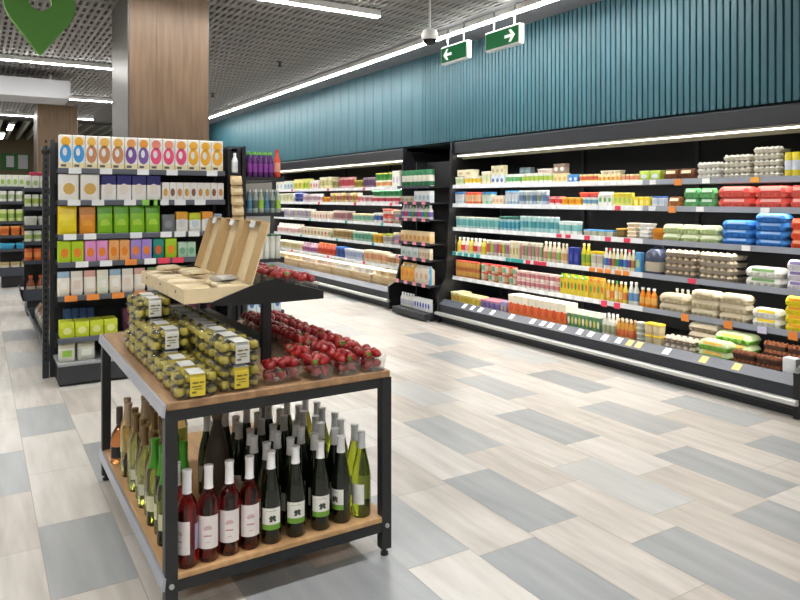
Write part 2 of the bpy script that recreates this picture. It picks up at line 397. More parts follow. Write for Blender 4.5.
lamp((.60, 22.4), (.60, 24.4), .12, 'farther slim light stripe between the ceiling baffles', 6., z=CZ + .0)
# white hanging duct box
e = empty('ceiling_box', (.05, 10.9, 2.86), 'long white box hanging below the ceiling grid at the upper left', 'ceiling box')
bx1 = across(70.5, 10.9)
part(MB().box(-1.2, bx1 - .05, 0, .75, 0, .26, 0, .006), 'body', mat('#b6b6ba', .6), e)
for q in (-.9, bx1 - .3): part(MB().box(q, q + .03, .3, .33, .25, CZ - 2.86 + .02), 'hanger', STEEL, e)
# green map pin sign
def pin_sign():
    Y = 5.2; cx = across(40, Y); zc = 2.755; r = .215; tip = EYE + (HOR - 55.5) / FPX * (_s * cx + _c * Y)
    e = empty('pin_sign', (cx, Y, zc), 'green map pin shaped sign with round hole hanging from the ceiling', 'sign')
    n = 40; a0 = math.asin(r / (zc - tip)) ; out = []
    for k in range(n + 1):
        a = -a0 + (PI + 2 * a0) * k / n
        out.append((r * math.cos(a), r * math.sin(a)))
    out.append((-.004, tip - zc)); out.append((.004, tip - zc))
    N = len(out); hole = []
    for x, z in out:
        l = math.hypot(x, z); hole.append((x / l * .068, z / l * .068))
    b = MB()
    f0 = b.add([(x, -.03, z) for x, z in out]); f1 = b.add([(x, .03, z) for x, z in out])
    h0 = b.add([(x, -.03, z) for x, z in hole]); h1 = b.add([(x, .03, z) for x, z in hole])
    for k in range(N):
        j = (k + 1) % N
        b.face((f0 + k, f0 + j, h0 + j, h0 + k)); b.face((f1 + j, f1 + k, h1 + k, h1 + j))
        b.face((f0 + j, f0 + k, f1 + k, f1 + j), 1); b.face((h0 + k, h0 + j, h1 + j, h1 + k), 1)
    part(b, 'pin_plate', [mat('#3f7d14', .5), mat('#5c9c28', .5)], e)
    for q in (-.12, .12): part(MB().tube((q, 0, r * .8), (q, 0, CZ - zc + .02), .003), 'wire', STEEL, e)
pin_sign()
# exit signs
def exit_sign(pa, pb, zc, arrow_left, label):
    X = 4.25; y1, y0 = along(pa, X), along(pb, X); L = y1 - y0; H = .185
    e = empty('exit_sign', (X, (y0 + y1) / 2, zc), label, 'exit sign', None, -PI / 2)
    part(MB().box(-L / 2, L / 2, -.03, .03, -H / 2, H / 2, 0, .006), 'case', mat('#eef2ee', .4), e)
    part(MB().box(-L / 2 + .017, L / 2 - .017, -.034, -.028, -H / 2 + .017, H / 2 - .017), 'green_panel', mat('#0c6b38', .6, emit=.10), e)
    s = -1 if arrow_left else 1; ax = s * (L / 2 - .13)
    poly = [(-.062, -.011), (.012, -.011), (-.014, -.044), (.014, -.044), (.062, 0), (.014, .044), (-.014, .044), (.012, .011), (-.062, .011)]
    poly = [(ax + s * x * 1.2, z * 1.3) for x, z in poly]
    A = MB(); k0 = A.add([(x, -.0365, z) for x, z in poly]); k1 = A.add([(x, -.030, z) for x, z in poly]); n = len(poly)
    tri = [(0, 1, 7, 8), (1, 2, 3, 4), (4, 5, 6, 7), (1, 4, 7)]
    for t in tri: A.face([k0 + i for i in t]); A.face([k1 + i for i in reversed(t)])
    for i in range(n): A.face((k0 + i, k0 + (i + 1) % n, k1 + (i + 1) % n, k1 + i))
    part(A, 'arrow', mat('#f4f8f4', .5, emit=.2), e)
    for q in (-.3, .3): part(MB().tube((q * L, 0, H / 2 - .004), (q * L, 0, CZ - zc + .01), .008), 'hanger_rod', STEEL, e)
exit_sign(443, 469.5, 2.955, True, 'green exit sign with left pointing arrow')
exit_sign(487.5, 522, 2.955, False, 'green exit sign with right pointing arrow')
e = empty('dome_camera', (3.515, 5.24, 2.90), 'white dome security camera hanging from a ceiling rod beside the exit signs', 'camera')
part(MB().lathe([(.03, .085), (.062, .075), (.075, .04), (.075, 0), (.066, -.012)], 0, 20), 'housing', WHITE, e, True)
part(MB().lathe([(.062, -.01), (.055, -.035), (.035, -.055), (.001, -.062)], 0, 20), 'lens_dome', mat('#101214', .08), e, True)
part(MB().tube((0, 0, .08), (0, 0, CZ - 2.90 + .02), .011), 'ceiling_rod', mat('#c8c8c8', .4), e)
for i, (px, py) in enumerate(((280, 64), (213, 95))):
    d = FPX / (HOR - py) * (CZ - .03 - EYE); x = (px - 400) / FPX * d
    e = empty('sprinkler', (_c * x + _s * d, -_s * x + _c * d, CZ - .06), ('dark ceiling sprinkler midway over the aisle grid', 'dark ceiling sprinkler just right of the wooden column')[i], 'sprinkler', 'ceiling sprinklers')
    part(MB().lathe([(.05, .065), (.05, .05), (.02, .045), (.02, .0)], 0, 12), 'ceiling_plate', mat('#3a3a3c', .5), e, True)
    part(MB().lathe([(.035, .002), (.035, -.006), (.01, -.012)], 0, 12), 'deflector', mat('#2a2a2c', .5), e, True)
# ------------------------------------------------------------ wall fridges
SH = [.515, .80, 1.085, 1.362, 1.58]    # shelf rail centres, bottom to top
SX, FX = 4.76, 4.58
RZ = -PI / 2
def fridge(y0, y1, label, modules, tags, rail_dark_from=None):
    e = empty('display_fridge', (FX, (y0 + y1) / 2, 0), label, 'display fridge')
    o = (y0 + y1) / 2; a, c = y0 - o, y1 - o
    part(MB().box(.04, 1., a, c, 0, .075), 'plinth', CHAR, e)
    q = MB().prism([(0, .06), (.03, .05), (.98, .05), (.98, .23), (.085, .23), (.085, .262), (.07, .266), (.0, .212)], a + .035, c - .035, 0)
    part(q, 'base_tank', mat('#2b2e36', .45), e)
    # sloped ledge and the bumper rail
    part(MB().prism([(-.004, .212), (.072, .268), (.070, .272), (-.008, .216)], a + .035, c - .035, 0), 'price_ledge', mat('#595e69', .4), e)
    part(MB().prism([(-.05, .098), (-.035, .09), (.005, .09), (.005, .128), (-.035, .128), (-.05, .12)], a, c, 0), 'bumper_rail', mat('#c9c9c6', .35, .3), e)
    part(MB().prism([(.93, .24), (1.0, .24), (1.0, 2.10), (.93, 2.10)], a, c, 0), 'back_panel', mat('#2c2e33', .55), e)
    for y in (a, c - .035):
        part(MB().prism([(-.01, 0), (1., 0), (1., 2.10), (.27, 2.10), (.20, 1.9), (.20, .7), (.10, .36), (-.01, .30)] if y == a else
                        [(-.01, 0), (1., 0), (1., 2.10), (.18, 2.10), (.10, .5), (-.01, .32)], y, y + .035, 0), 'side_panel', BLACK, e)
    part(MB().prism([(.20, 1.97), (.21, 1.955), (.24, 1.955), (.24, 2.06), (1., 2.06), (1., 2.10), (.21, 2.10), (.20, 2.09)], a, c, 0), 'canopy', mat('#2a2c31', .35), e)
    part(MB().prism([(.245, 1.947), (.34, 1.905), (.62, 2.0), (.62, 2.055), (.245, 2.055)], a + .04, c - .04, 0), 'light_housing', mat('#a5a18d', .5), e)
    part(MB().prism([(.246, 1.9405), (.262, 1.9335), (.268, 1.939), (.253, 1.9455)], a + .05, c - .05, 0), 'light_strip', mat('#fff7e6', .5, emit=2.4), e)
    for k in range(modules + 1):
        y = a + .03 + (c - a - .06) * k / modules
        part(MB().box(.90, .93, y - .02, y + .02, .24, 2.05), 'rack_upright', mat('#3c3e44', .5), e)
    for i, z in enumerate(SH):
        for k in range(modules):
            ya, yb = a + .037 + (c - a - .074) * k / modules, a + .037 + (c - a - .074) * (k + 1) / modules - .003
            dark = k < rail_dark_from if rail_dark_from is not None else False
            s = part(MB().box(SX - FX + .012, .90, ya, yb, z - .012, z + .01), 'shelf', mat('#4b4e55' if i < 3 else '#b9b9b9', .45), e)
            part(MB().prism([(SX - FX, z - .02), (SX - FX + .012, z - .022), (SX - FX + .012, z + .022), (SX - FX + .006, z + .022)], ya, yb, 0), 'price_rail', mat('#969ba6' if dark else '#e6e8ea', .4), s)
            part(MB().box(SX - FX + .035, SX - FX + .06, ya + .05, yb - .05, z - .019, z - .0125), 'shelf_light', mat('#fffaf0', .5, emit=6.), s)
            lo, hi = ya + o, yb + o
            for (ti, px, col, hh) in tags:
                if ti != i: continue
                y = along(px, SX)
                if lo + .03 < y < hi - .03:
                    part(MB().box(SX - FX - .004, SX - FX + .004, y - o - .032, y - o + .032, z - .02 - hh, z + .018), 'price_tag', mat(col, .5), s)
    for (ti, px, col, hh) in tags:
        if ti == -1:
            y = along(px, FX) - o
            if a < y < c:
                part(MB().prism([(.010, .2265), (.062, .2645), (.0605, .2668), (.0085, .2288)], y - .03, y + .03, 0), 'price_tag', mat(col, .5), e)
    return e
OT, RT, TT, YT = '#f0913e', '#e8435f', '#3fb0a8', '#f3c777'
tg = []
for px in range(458, 660, 13): tg.append((4, px, '#fdfdfd', 0))
tg += [(4, 678, OT, .012), (4, 706, '#fdfdfd', 0), (4, 755, '#f2ae3c', .0)]
for px in range(456, 662, 14): tg.append((3, px, '#fdfdfd' if px % 4 else '#e9eef2', 0))
tg += [(3, 618, RT, 0), (3, 672, OT, .012), (3, 700, '#fdfdfd', 0), (3, 765, '#fdfdfd', 0)]
for px in range(455, 560, 12): tg.append((2, px, '#fdfdfd', 0))
tg += [(2, 559, RT, -.005), (2, 568, RT, -.005), (2, 587, RT, 0), (2, 597, '#fdfdfd', 0), (2, 608, RT, 0), (2, 627, RT, 0), (2, 640, '#fdfdfd', 0), (2, 746, '#fdfdfd', 0)]
for px in range(454, 510, 6): tg.append((1, px, TT if px < 482 or px > 502 else '#f4f4f4', 0))
for px in range(513, 524, 4): tg.append((1, px, TT, 0))
for px in range(528, 546, 4): tg.append((1, px, RT, 0))
for px in (552, 560, 570, 578, 585): tg.append((1, px, '#f4f4f4', 0))
for px in (592, 600, 608, 618, 626): tg.append((1, px, OT, .0))
tg += [(1, 641, '#fdfdfd', 0), (1, 692, RT, 0)]
for px in range(452, 600, 9): tg.append((0, px, '#fdfdfd', 0))
tg += [(0, 604, RT, .012), (0, 617, RT, .012), (0, 685, OT, .018), (0, 728, OT, .018), (0, 762, '#dcd6ee', .01), (0, 793, OT, .018)]
for px in (462, 470, 478, 490, 509, 530, 540, 548, 560, 577, 588, 602, 616, 664): tg.append((-1, px, '#fdfdfd', 0))
for px in (627, 636): tg.append((-1, px, YT, 0))
for px in (701, 734): tg.append((-1, px, YT, 0))
Y1A, Y1B = 2.50, 6.66
fridge(Y1A, Y1B, 'long black open wall fridge with eggs and dairy along the right', 3, tg, 1)
def shelfpos(x0):
    return lambda u, v: (x0 + v, u)
def stock(fixture, shelf, x0, z, specs, rows=1, fine=True):
    for sp in specs:
        a, b_, kind, n, h, look, cols = sp[:7]; o = dict(sp[7]) if len(sp) > 7 else {}
        o.setdefault('rows', 1)
        lo, hi = LIM[fixture]
        run(shelf, fixture, min(hi, along(a, x0)), max(lo, along(b_, x0)), kind, n, h, look, cols, shelfpos(x0), RZ, z, fine=o.pop('fine', fine), **o)
LF, FF = 'long fridge', 'far fridge'
LIM = {LF: (Y1A + .045, Y1B - .045), FF: (7.76 + .045, 12.4 - .045)}
GX = SX + .03
W_, CR, YE, OR_, RD, BL, GR, LI, TE, PK = '#f2f1ec', '#efe5c8', '#f2cf3e', '#ee8a2f', '#d8362f', '#3a78c2', '#3f9a55', '#a8cf4f', '#7fbdbd', '#e9a9b3'
stock(LF, 'top shelf', GX, SH[4] + .011, [
    (450.5, 463, 'tub', 2, .10, 'pale green', ['#e4e8cf', '#f0efdc', '#c9d8a4']),
    (464, 480, 'tub', 4, .105, 'yellow and white', [W_, '#f4ead0', YE]),
    (457, 472, 'carton', 2, .075, 'cream', [CR, '#e7dfc2', '#c9b98a'], {'z0': .106}),
    (481, 490, 'tub', 2, .15, 'cream white', [CR, '#f4f0df', '#d8dfb0']),
    (491, 504, 'carton', 3, .105, 'white and blue', [W_, '#dfe6f2', '#5b74b8']),
    (491, 504, 'carton', 3, .10, 'beige', ['#e3dcb8', '#d8d0a8', '#b9ad80'], {'z0': .106}),
    (505, 520, 'tub', 4, .105, 'green and white', [W_, '#e6eee2', '#6dbb78']),
    (512, 523, 'carton', 2, .07, 'grey blue', ['#8fa3ae', '#7d93a0', '#9cb1bc'], {'z0': .106, 'back': .1}),
    (521, 552, 'tub', 7, .105, 'lime and white', [W_, '#eaf0d8', '#b7d25c']),
    (537, 552, 'flat', 3, .04, 'pinkish', ['#f0ddd2', '#f3e6dc'], {'z0': .106}),
    (553, 567, 'carton', 3, .095, 'cream and yellow', [CR, '#f1e3ae', '#e5c25a']),
    (553, 565, 'carton', 2, .09, 'brown and white', ['#a99484', '#8f7a6a', W_], {'z0': .096}),
    (568, 578, 'carton', 2, .08, 'bright blue', ['#2f7fd0', '#4f97dc', '#dfeaf5']),
    (579, 597, 'tub', 5, .075, 'yellow and red', ['#f3dd8a', '#f4e6b5', '#e06a4c']),
    (598, 620, 'carton', 5, .07, 'yellow and orange', ['#f3d97e', '#f4e7b8', '#ee9a4c']),
    (600, 619, 'flat', 3, .03, 'cream lidded', [CR, '#f3ecd4'], {'z0': .071}),
    (621, 638, 'tub', 4, .062, 'peach', ['#f3cfa0', '#f6e2b6', '#ee9f7c']),
    (639, 660, 'carton', 2, .085, 'lime green', ['#b9d44a', '#c4dc62', '#dfe6f4']),
    (663, 694, 'eggbox', 2, .09, 'brown', ['#7a4a2c', '#f0dfbb', '#6d4127']),
    (696, 720, 'eggtray', 1, .045, 'white egg', ['#cfcbbf', '#f2f0ea'], {'tiers': 3}),
    (722, 750, 'eggtray', 1, .045, 'low stacked white egg', ['#c9c3b0', '#f1eee4'], {'tiers': 4}),
    (752, 780, 'eggtray', 1, .045, 'tall stacked white egg', ['#c9c3b0', '#f1eee4'], {'tiers': 5}),
    (783, 806, 'can', 3, .175, 'yellow topped', ['#f1e04a', '#f2e32e', '#dfe6f4'])])
stock(LF, 'second shelf', GX, SH[3] + .011, [
    (451, 463, 'tub', 3, .145, 'blue and white', ['#cfe0ee', '#3f86c9', '#e6eef4']),
    (464, 480, 'cup', 5, .14, 'orange and red', ['#e8703f', '#d94438', '#f0c79a']),
    (481, 491, 'tub', 2, .14, 'blue lidded green', ['#a6cfae', '#3f86c9', '#e4efe2']),
    (492, 503, 'carton', 3, .10, 'beige', ['#e9d2b8', '#efe0ca', '#d7a98a']),
    (504, 517, 'cup', 4, .15, 'blue lidded', ['#b9cfe0', '#4fa3d4', '#e4ebf2']),
    (518, 547, 'can', 8, .15, 'grey blue', ['#b9c8d4', '#dfe6ea', '#7f98b4'], {'variants': [['#b9c8d4', '#dfe6ea', '#7f98b4'], ['#aebfce', '#cdd9e0', '#5f7ea6'], ['#cbd2d2', '#e4e8e6', '#8f9f8a']]}),
    (548, 560, 'tub', 2, .09, 'red and white', ['#f2d8d6', '#e57f80', '#d84a4a']),
    (561, 581, 'tub', 3, .08, 'golden yellow', ['#f0b53e', '#f3c765', '#e59a20']),
    (577, 597, 'flat', 2, .045, 'red', ['#d8463a', '#e2604a'], {'z0': .081, 'back': .02}),
    (582, 596, 'tub', 3, .08, 'white with blue', ['#f2ecd0', '#d4e2ea', '#6f9fc0']),
    (598, 612, 'gable', 3, .13, 'white and green', [W_, '#cfe6c4', '#6fae62', '#f4f4f0']),
    (613, 632, 'carton', 4, .12, 'yellow green', ['#dfe07a', '#ecdf4e', '#b8cf4f']),
    (633, 650, 'carton', 3, .085, 'bright yellow', ['#f2d72c', '#f4de3f', '#f8ec9a']),
    (651, 664, 'tub', 2, .09, 'blue lidded white', ['#e9edf2', '#3d72c4', '#c9d6e8']),
    (667, 681, 'eggbox', 1, .085, 'orange brown', ['#b5723c', '#f2dcc0', '#8a4f28']),
    (683, 715, 'eggbox', 2, .075, 'green', ['#6fb374', '#cfe4d2', '#5aa868'], {'tiers': 2}),
    (717, 751, 'eggbox', 1, .08, 'salmon red', ['#e2655a', '#f0b0a8', '#e5564c'], {'tiers': 2, 'variants': [['#e2655a', '#f0b0a8', '#e5564c']]}),
    (753.5, 788, 'eggbox', 1, .08, 'salmon red', ['#e2655a', '#f0b0a8', '#e5564c'], {'tiers': 2}),
    (790, 806, 'eggbox', 1, .08, 'salmon red', ['#e2655a', '#f0b0a8', '#e5564c'], {'tiers': 2})])
stock(LF, 'third shelf', GX, SH[2] + .011, [
    (451, 497, 'cup', 12, .135, 'pale teal', ['#b8dad6', '#e6ece0', '#6fb9b9'], {'variants': [['#b8dad6', '#e6ece0', '#6fb9b9'], ['#c9e2dc', '#e9ead0', '#7cc4c4']]}),
    (498, 518, 'cup', 5, .125, 'teal and blue', ['#a9d3dc', '#d3e6ea', '#4fa6bd']),
    (499, 517, 'flat', 4, .03, 'dark green', ['#2c6e62', '#2f7a6c'], {'z0': .126}),
    (519, 557, 'can', 9, .165, 'teal silver', ['#a8d0d2', '#dfe9e6', '#5fa8ae'], {'variants': [['#a8d0d2', '#dfe9e6', '#5fa8ae'], ['#b4d6d8', '#cfe2e2', '#4f98a6']]}),
    (558, 577, 'tub', 3, .13, 'white and teal', ['#eef2ee', '#dcebe8', '#7fc0bf']),
    (583, 613, 'flat', 4, .062, 'blue lidded', ['#d6dcc0', '#3f8fd0']),
    (615, 624, 'tub', 1, .085, 'mustard lidded', ['#6d5a34', '#c4a03a', '#8a7338']),
    (626, 636, 'flat', 1, .034, 'beige', ['#e7d6b6', '#f0e2c8'], {'tiers': 4}),
    (638, 648, 'flat', 1, .034, 'white', ['#e9e9e4', '#f3f3f0'], {'tiers': 4}),
    (650, 661, 'can', 1, .10, 'orange', ['#d98a1e', '#e7a53c', '#c4761a']),
    (662, 719, 'eggbox', 3, .07, 'pale green', ['#b8c890', '#e9eed2', '#dfe8bf'], {'tiers': 2}),
    (721, 752, 'eggbox', 1, .062, 'low blue', ['#2f74c0', '#9fc4ee', '#3f8ad8'], {'tiers': 3}),
    (754, 787, 'eggbox', 1, .060, 'tall blue', ['#2f74c0', '#9fc4ee', '#3f8ad8'], {'tiers': 4}),
    (790, 806, 'eggbox', 1, .07, 'orange red', ['#e0522e', '#f0a080', '#e86038'], {'tiers': 3})])
MILK = [['#f0ece0', '#f4f4f2', '#4f86c4'], ['#ece6d2', '#e85a5a', '#6d4a8a'], ['#efe3b8', '#f4f4f2', '#b07a3c'], ['#e6ebe2', '#f4f4f2', '#4f9a58'], ['#f2e4a2', '#f0f0ee', '#3a62b0']]
stock(LF, 'fourth shelf', GX, SH[1] + .011, [
    (450, 455, 'bottle', 1, .2, 'cream', ['#efe6cf', '#f2efe2', '#d8c8a0']),
    (456, 484, 'bottle', 7, .18, 'yellow and red', ['#efe2c8', '#f3f3ef', '#e0503f'], {'variants': [['#efdc6a', '#f3f3ef', '#e8c93c'], ['#efd8d2', '#f3f3ef', '#de4a44'], ['#f0e7d2', '#f3efe8', '#e8a0a8']]}),
    (485, 508, 'cup', 6, .175, 'rainbow', ['#e6dcc8', '#f0eadc', '#d86a5a'], {'variants': [['#e6dcc8', '#f0eadc', '#d86a5a'], ['#e8e4c8', '#f0eadc', '#b4c45a'], ['#e2cfd8', '#f0eadc', '#b07a9a']]}),
    (509, 519, 'carton', 3, .185, 'beige', ['#e4d8b0', '#ece2c4', '#c4a878']),
    (520, 541, 'cup', 6, .185, 'pink and white', ['#ecd6d4', '#e4ddd0', '#d88a9a'], {'variants': [['#ecd6d4', '#e4ddd0', '#d88a9a'], ['#dfe2c4', '#e9e4d2', '#9ab07a']]}),
    (542, 559, 'bottle', 4, .205, 'pink and green', ['#e9d2c4', '#f0ead8', '#c98a7a'], {'variants': [['#e9d2c4', '#f0ead8', '#c98a7a'], ['#dfe0bc', '#f0ead8', '#9ab868']]}),
    (560, 567, 'bottle', 2, .2, 'cream', ['#ece0c2', '#efe8d4', '#d8a878']),
    (568, 579, 'carton', 2, .17, 'navy blue', ['#26338a', '#303f9c', '#4a5ab4']),
    (580, 589, 'bottle', 2, .215, 'yellow green', ['#d8cf3a', '#e6cf8a', '#8fae3a']),
    (590, 602, 'tub', 2, .15, 'yellow lidded', ['#e9e6dc', '#efd128', '#c9c4b4']),
    (603, 634, 'bottle', 8, .19, 'milk', MILK[0], {'variants': MILK}),
    (635, 641, 'carton', 1, .175, 'sky blue', ['#4f97cf', '#5aa4da', '#a8c48a']),
    (643, 660, 'film', 1, .21, 'dark blue grey', ['#4f5670', '#b8ae9a', '#3a4058']),
    (663, 695, 'eggtray', 1, .055, 'grey stacked brown egg', ['#8f8474', '#e4cdb0'], {'tiers': 4}),
    (697, 732, 'eggtray', 1, .055, 'pale stacked beige egg', ['#9a8f7e', '#ead8bc'], {'tiers': 4}),
    (744, 782, 'eggbox', 1, .07, 'white and green', ['#dcdcd2', '#7fa86a', '#ecece6'], {'tiers': 2}),
    (786, 806, 'eggbox', 1, .07, 'white and purple', ['#d8d4dc', '#8a7ab0', '#ecebf0'], {'tiers': 3})])
stock(LF, 'fifth shelf', GX, SH[0] + .011, [
    (449.5, 478, 'cup', 8, .098, 'red lidded brown', ['#c98a4a', '#d83a34', '#e6b45a'], {'tiers': 2}),
    (480, 515, 'cup', 10, .098, 'red topped', ['#d8b890', '#e0302c', '#e8ddc8'], {'tiers': 2, 'variants': [['#d8b890', '#e0302c', '#e8ddc8'], ['#c06a4a', '#dc3430', '#d8a070'], ['#e6d8c4', '#d83a3a', '#8abfa0']]}),
    (516, 559, 'tub', 9, .085, 'pink and white', ['#efdcd6', '#e9b4b0', '#d87f86'], {'tiers': 2, 'variants': [['#efdcd6', '#e9b4b0', '#d87f86'], ['#f0e6dc', '#f0d8d0', '#c98a8a']]}),
    (560, 588, 'gable', 8, .20, 'yellow green topped', ['#f0d63a', '#5fae3a', '#f4a52c', '#f2f2e6'], {'variants': [['#f0d63a', '#6fb83a', '#4f9a3c', '#f2f2e6'], ['#f2dc4a', '#e8c030', '#e87a2c', '#58a83a']]}),
    (589, 604, 'gable', 4, .20, 'yellow orange', ['#f0c43a', '#f0a83a', '#6aae4a', '#e85a3a'], {'variants': [['#f0c43a', '#ee9a3a', '#6aae4a', '#e85a3a'], ['#f2d45a', '#f0b03a', '#e87a3a', '#5fae4a']]}),
    (605, 626, 'bottle', 5, .19, 'orange yellow', ['#f0b53a', '#e8e0c8', '#f2d28a'], {'variants': [['#f0b53a', '#e8e0c8', '#f2d28a'], ['#ecd05a', '#f0f0e4', '#ee8a3a'], ['#e9c86a', '#4f9a4a', '#f2e6b8']]}),
    (627, 637, 'bottle', 2, .20, 'white and blue', ['#e9ebe4', '#f0f0ee', '#6f9fcc']),
    (638, 655, 'bottle', 3, .165, 'orange', ['#ec8f26', '#f2efe4', '#f0b35a']),
    (658, 688, 'eggbox', 1, .072, 'grey beige', ['#c2b596', '#d6caae', '#d4c9ae'], {'tiers': 2}),
    (660, 688, 'bottle', 5, .17, 'white jar-like', ['#e4e2cc', '#f0efe6', '#c8c08a'], {'back': .16}),
    (690, 748, 'eggbox', 2, .068, 'grey beige stacked', ['#c2b596', '#d6caae', '#d4c9ae'], {'tiers': 3}),
    (751, 781, 'eggbox', 1, .066, 'white and yellow', ['#dcdcd4', '#eccb2e', '#efefe8'], {'tiers': 2}),
    (784, 806, 'eggbox', 1, .06, 'bright yellow', ['#e9d423', '#f0a030', '#f0e02c'], {'tiers': 4})])
BX = 4.70
part_floor = .2305
stock(LF, 'bottom well', BX, part_floor, [
    (450, 459, 'tub', 2, .13, 'pale yellow', ['#e6d89a', '#efe6b8', '#d8b45a'], {'rows': 2}),
    (460, 479, 'tub', 5, .12, 'yellow', ['#efdf8a', '#f3e9a4', '#e2c64a'], {'rows': 2}),
    (480, 499, 'tub', 4, .115, 'purple and pink', ['#a78fc0', '#d88a9a', '#8a74b4'], {'rows': 2}),
    (500, 507, 'carton', 2, .13, 'violet', ['#8f86b8', '#a69cc8', '#c9b48a'], {'rows': 2}),
    (508, 566, 'carton', 8, .22, 'orange circle', ['#ee7a3a', '#f2e9d2', '#e0542c'], {'rows': 2}),
    (567, 600, 'gable', 9, .19, 'green and white', ['#5f8a68', '#eef0e6', '#f0ecc8', '#f4f4ee'], {'rows': 2, 'variants': [['#5f8a68', '#eef0e6', '#f0ecc8', '#f4f4ee'], ['#6f9a5a', '#e6ecd2', '#e8d86a', '#f4f4ee']]}),
    (601, 614, 'bottle', 3, .20, 'white', ['#e4e4d8', '#f4f4f0', '#a8b08a'], {'rows': 2}),
    (615, 632, 'bottle', 4, .18, 'orange brown', ['#d8a04a', '#ecdcc0', '#e07a4a'], {'rows': 2}),
    (634, 642, 'cup', 1, .045, 'pale grey', ['#c4cac2', '#dfe3dc', '#aab4ac'], {'tiers': 4}),
    (643.5, 660, 'tub', 2, .095, 'yellow lidded', ['#cdb88a', '#ecc92a', '#d8c8a0'], {'tiers': 2}),
    (662, 694, 'eggtray', 1, .062, 'grey white egg', ['#8a7a6a', '#e2d8c8'], {'tiers': 2}),
    (664, 694, 'eggbox', 1, .07, 'rear beige', ['#9a8c78', '#d8ccb4', '#d0c6b2'], {'tiers': 2, 'back': .29, 'z0': .06}),
    (697, 728, 'eggbox', 1, .072, 'green film', ['#7fba4a', '#f0c05a', '#c8d8a8'], {'tiers': 2}),
    (700, 738, 'eggbox', 1, .072, 'rear green film', ['#7fba4a', '#f0c05a', '#c8d8a8'], {'tiers': 2, 'back': .17, 'z0': .05}),
    (731, 754, 'eggtray', 1, .058, 'dark brown egg', ['#4a3020', '#8a5030'], {'tiers': 2}),
    (755, 779, 'eggtray', 1, .058, 'dark brown egg', ['#4a3020', '#8a5030'], {'tiers': 2}),
    (745, 795, 'eggtray', 2, .058, 'rear dark brown egg', ['#4a3020', '#9a5c38'], {'tiers': 2, 'back': .21, 'z0': .06}),
    (782, 796, 'carton', 1, .13, 'plain white', ['#e9eaec', '#e4e6e8', '#f0f0f2'])])
# ------------------------------------------------------------ second fridge
Y2A, Y2B = 7.76, 12.4
tg2 = []
for i in range(5):
    for px in range(292, 398, 9): tg2.append((i, px, '#f6f6f6' if (px * 7 + i * 5) % 4 else (TT if i in (1, 2) else RT), 0))
fridge(Y2A, Y2B, 'far black open wall fridge beyond the narrow end rack', 3, tg2)
stock(FF, 'top shelf', GX, SH[4] + .011, [
    (276, 283, 'carton', 2, .16, 'white', [W_, '#ece9de', '#b8c8d8']), (284, 293, 'carton', 3, .16, 'grey blue', ['#c8d4d8', '#dfe6d8', '#8fa8b4']),
    (294, 302, 'carton', 2, .18, 'yellow', ['#dfd66a', '#ece49a', '#b8b43a']), (303, 309, 'carton', 2, .18, 'lime', ['#c4d44a', '#dce27a', '#8aa83a']),
    (310, 318, 'carton', 3, .15, 'pink and white', ['#ecd8d2', '#f0e8e2', '#d88a8a']), (319, 331, 'tub', 3, .19, 'cream', ['#ece6b8', '#e6e0c4', '#d0c88a']),
    (332, 337, 'tub', 2, .14, 'olive', ['#a8a47a', '#c4c09a', '#8a8654']), (338, 353, 'cup', 6, .17, 'pink and red', ['#dcb4b0', '#c98a8a', '#b84a54']),
    (354, 361, 'tub', 2, .12, 'mustard', ['#b8a83a', '#c9bc5a', '#8f8230']), (362, 373, 'cup', 4, .15, 'purple', ['#8f7a8a', '#a890a8', '#6a4a70']),
    (375, 390, 'tub', 4, .10, 'cream fruit', ['#f0e4c8', '#f4ecd8', '#e8a86a']), (375, 390, 'tub', 4, .10, 'lime lidded', ['#5fa04a', '#d4dc3a', '#3f8a3a'], {'z0': .101}),
    (392, 399, 'carton', 2, .22, 'tall white', [W_, '#f4f2ea', '#d8c0d4'])], fine=False)
stock(FF, 'second shelf', GX, SH[3] + .011, [
    (276, 293, 'carton', 5, .15, 'cream', ['#e4e0bc', '#dfe2c8', '#c0c88a']), (294, 301, 'tub', 2, .08, 'navy', ['#4a5fb0', '#7a8ac8', '#38489a'], {'tiers': 2}),
    (302, 320, 'can', 7, .14, 'lilac', ['#dcd0d4', '#e6dfe0', '#b89aa8']), (321, 327, 'cup', 2, .09, 'orange', ['#e6a03a', '#ecb860', '#d0841c']),
    (329, 358, 'can', 9, .15, 'tan striped', ['#d0b898', '#c4b06a', '#b87a6a'], {'variants': [['#d0b898', '#c9b88a', '#b87a6a'], ['#c4b46a', '#d8cc9a', '#a08a3a'], ['#dcb8a8', '#d4c0a8', '#c06a5a']]}),
    (359, 370, 'tub', 3, .11, 'white and pink', ['#f0e4e2', '#f2ece8', '#d88a94']), (371, 398, 'tub', 4, .10, 'white and red', ['#f2eeea', '#ece6e0', '#d84a5a']),
    (371, 398, 'tub', 4, .075, 'green lidded', ['#3f9a62', '#4aa66e', '#2f7a4a'], {'z0': .101})], fine=False)
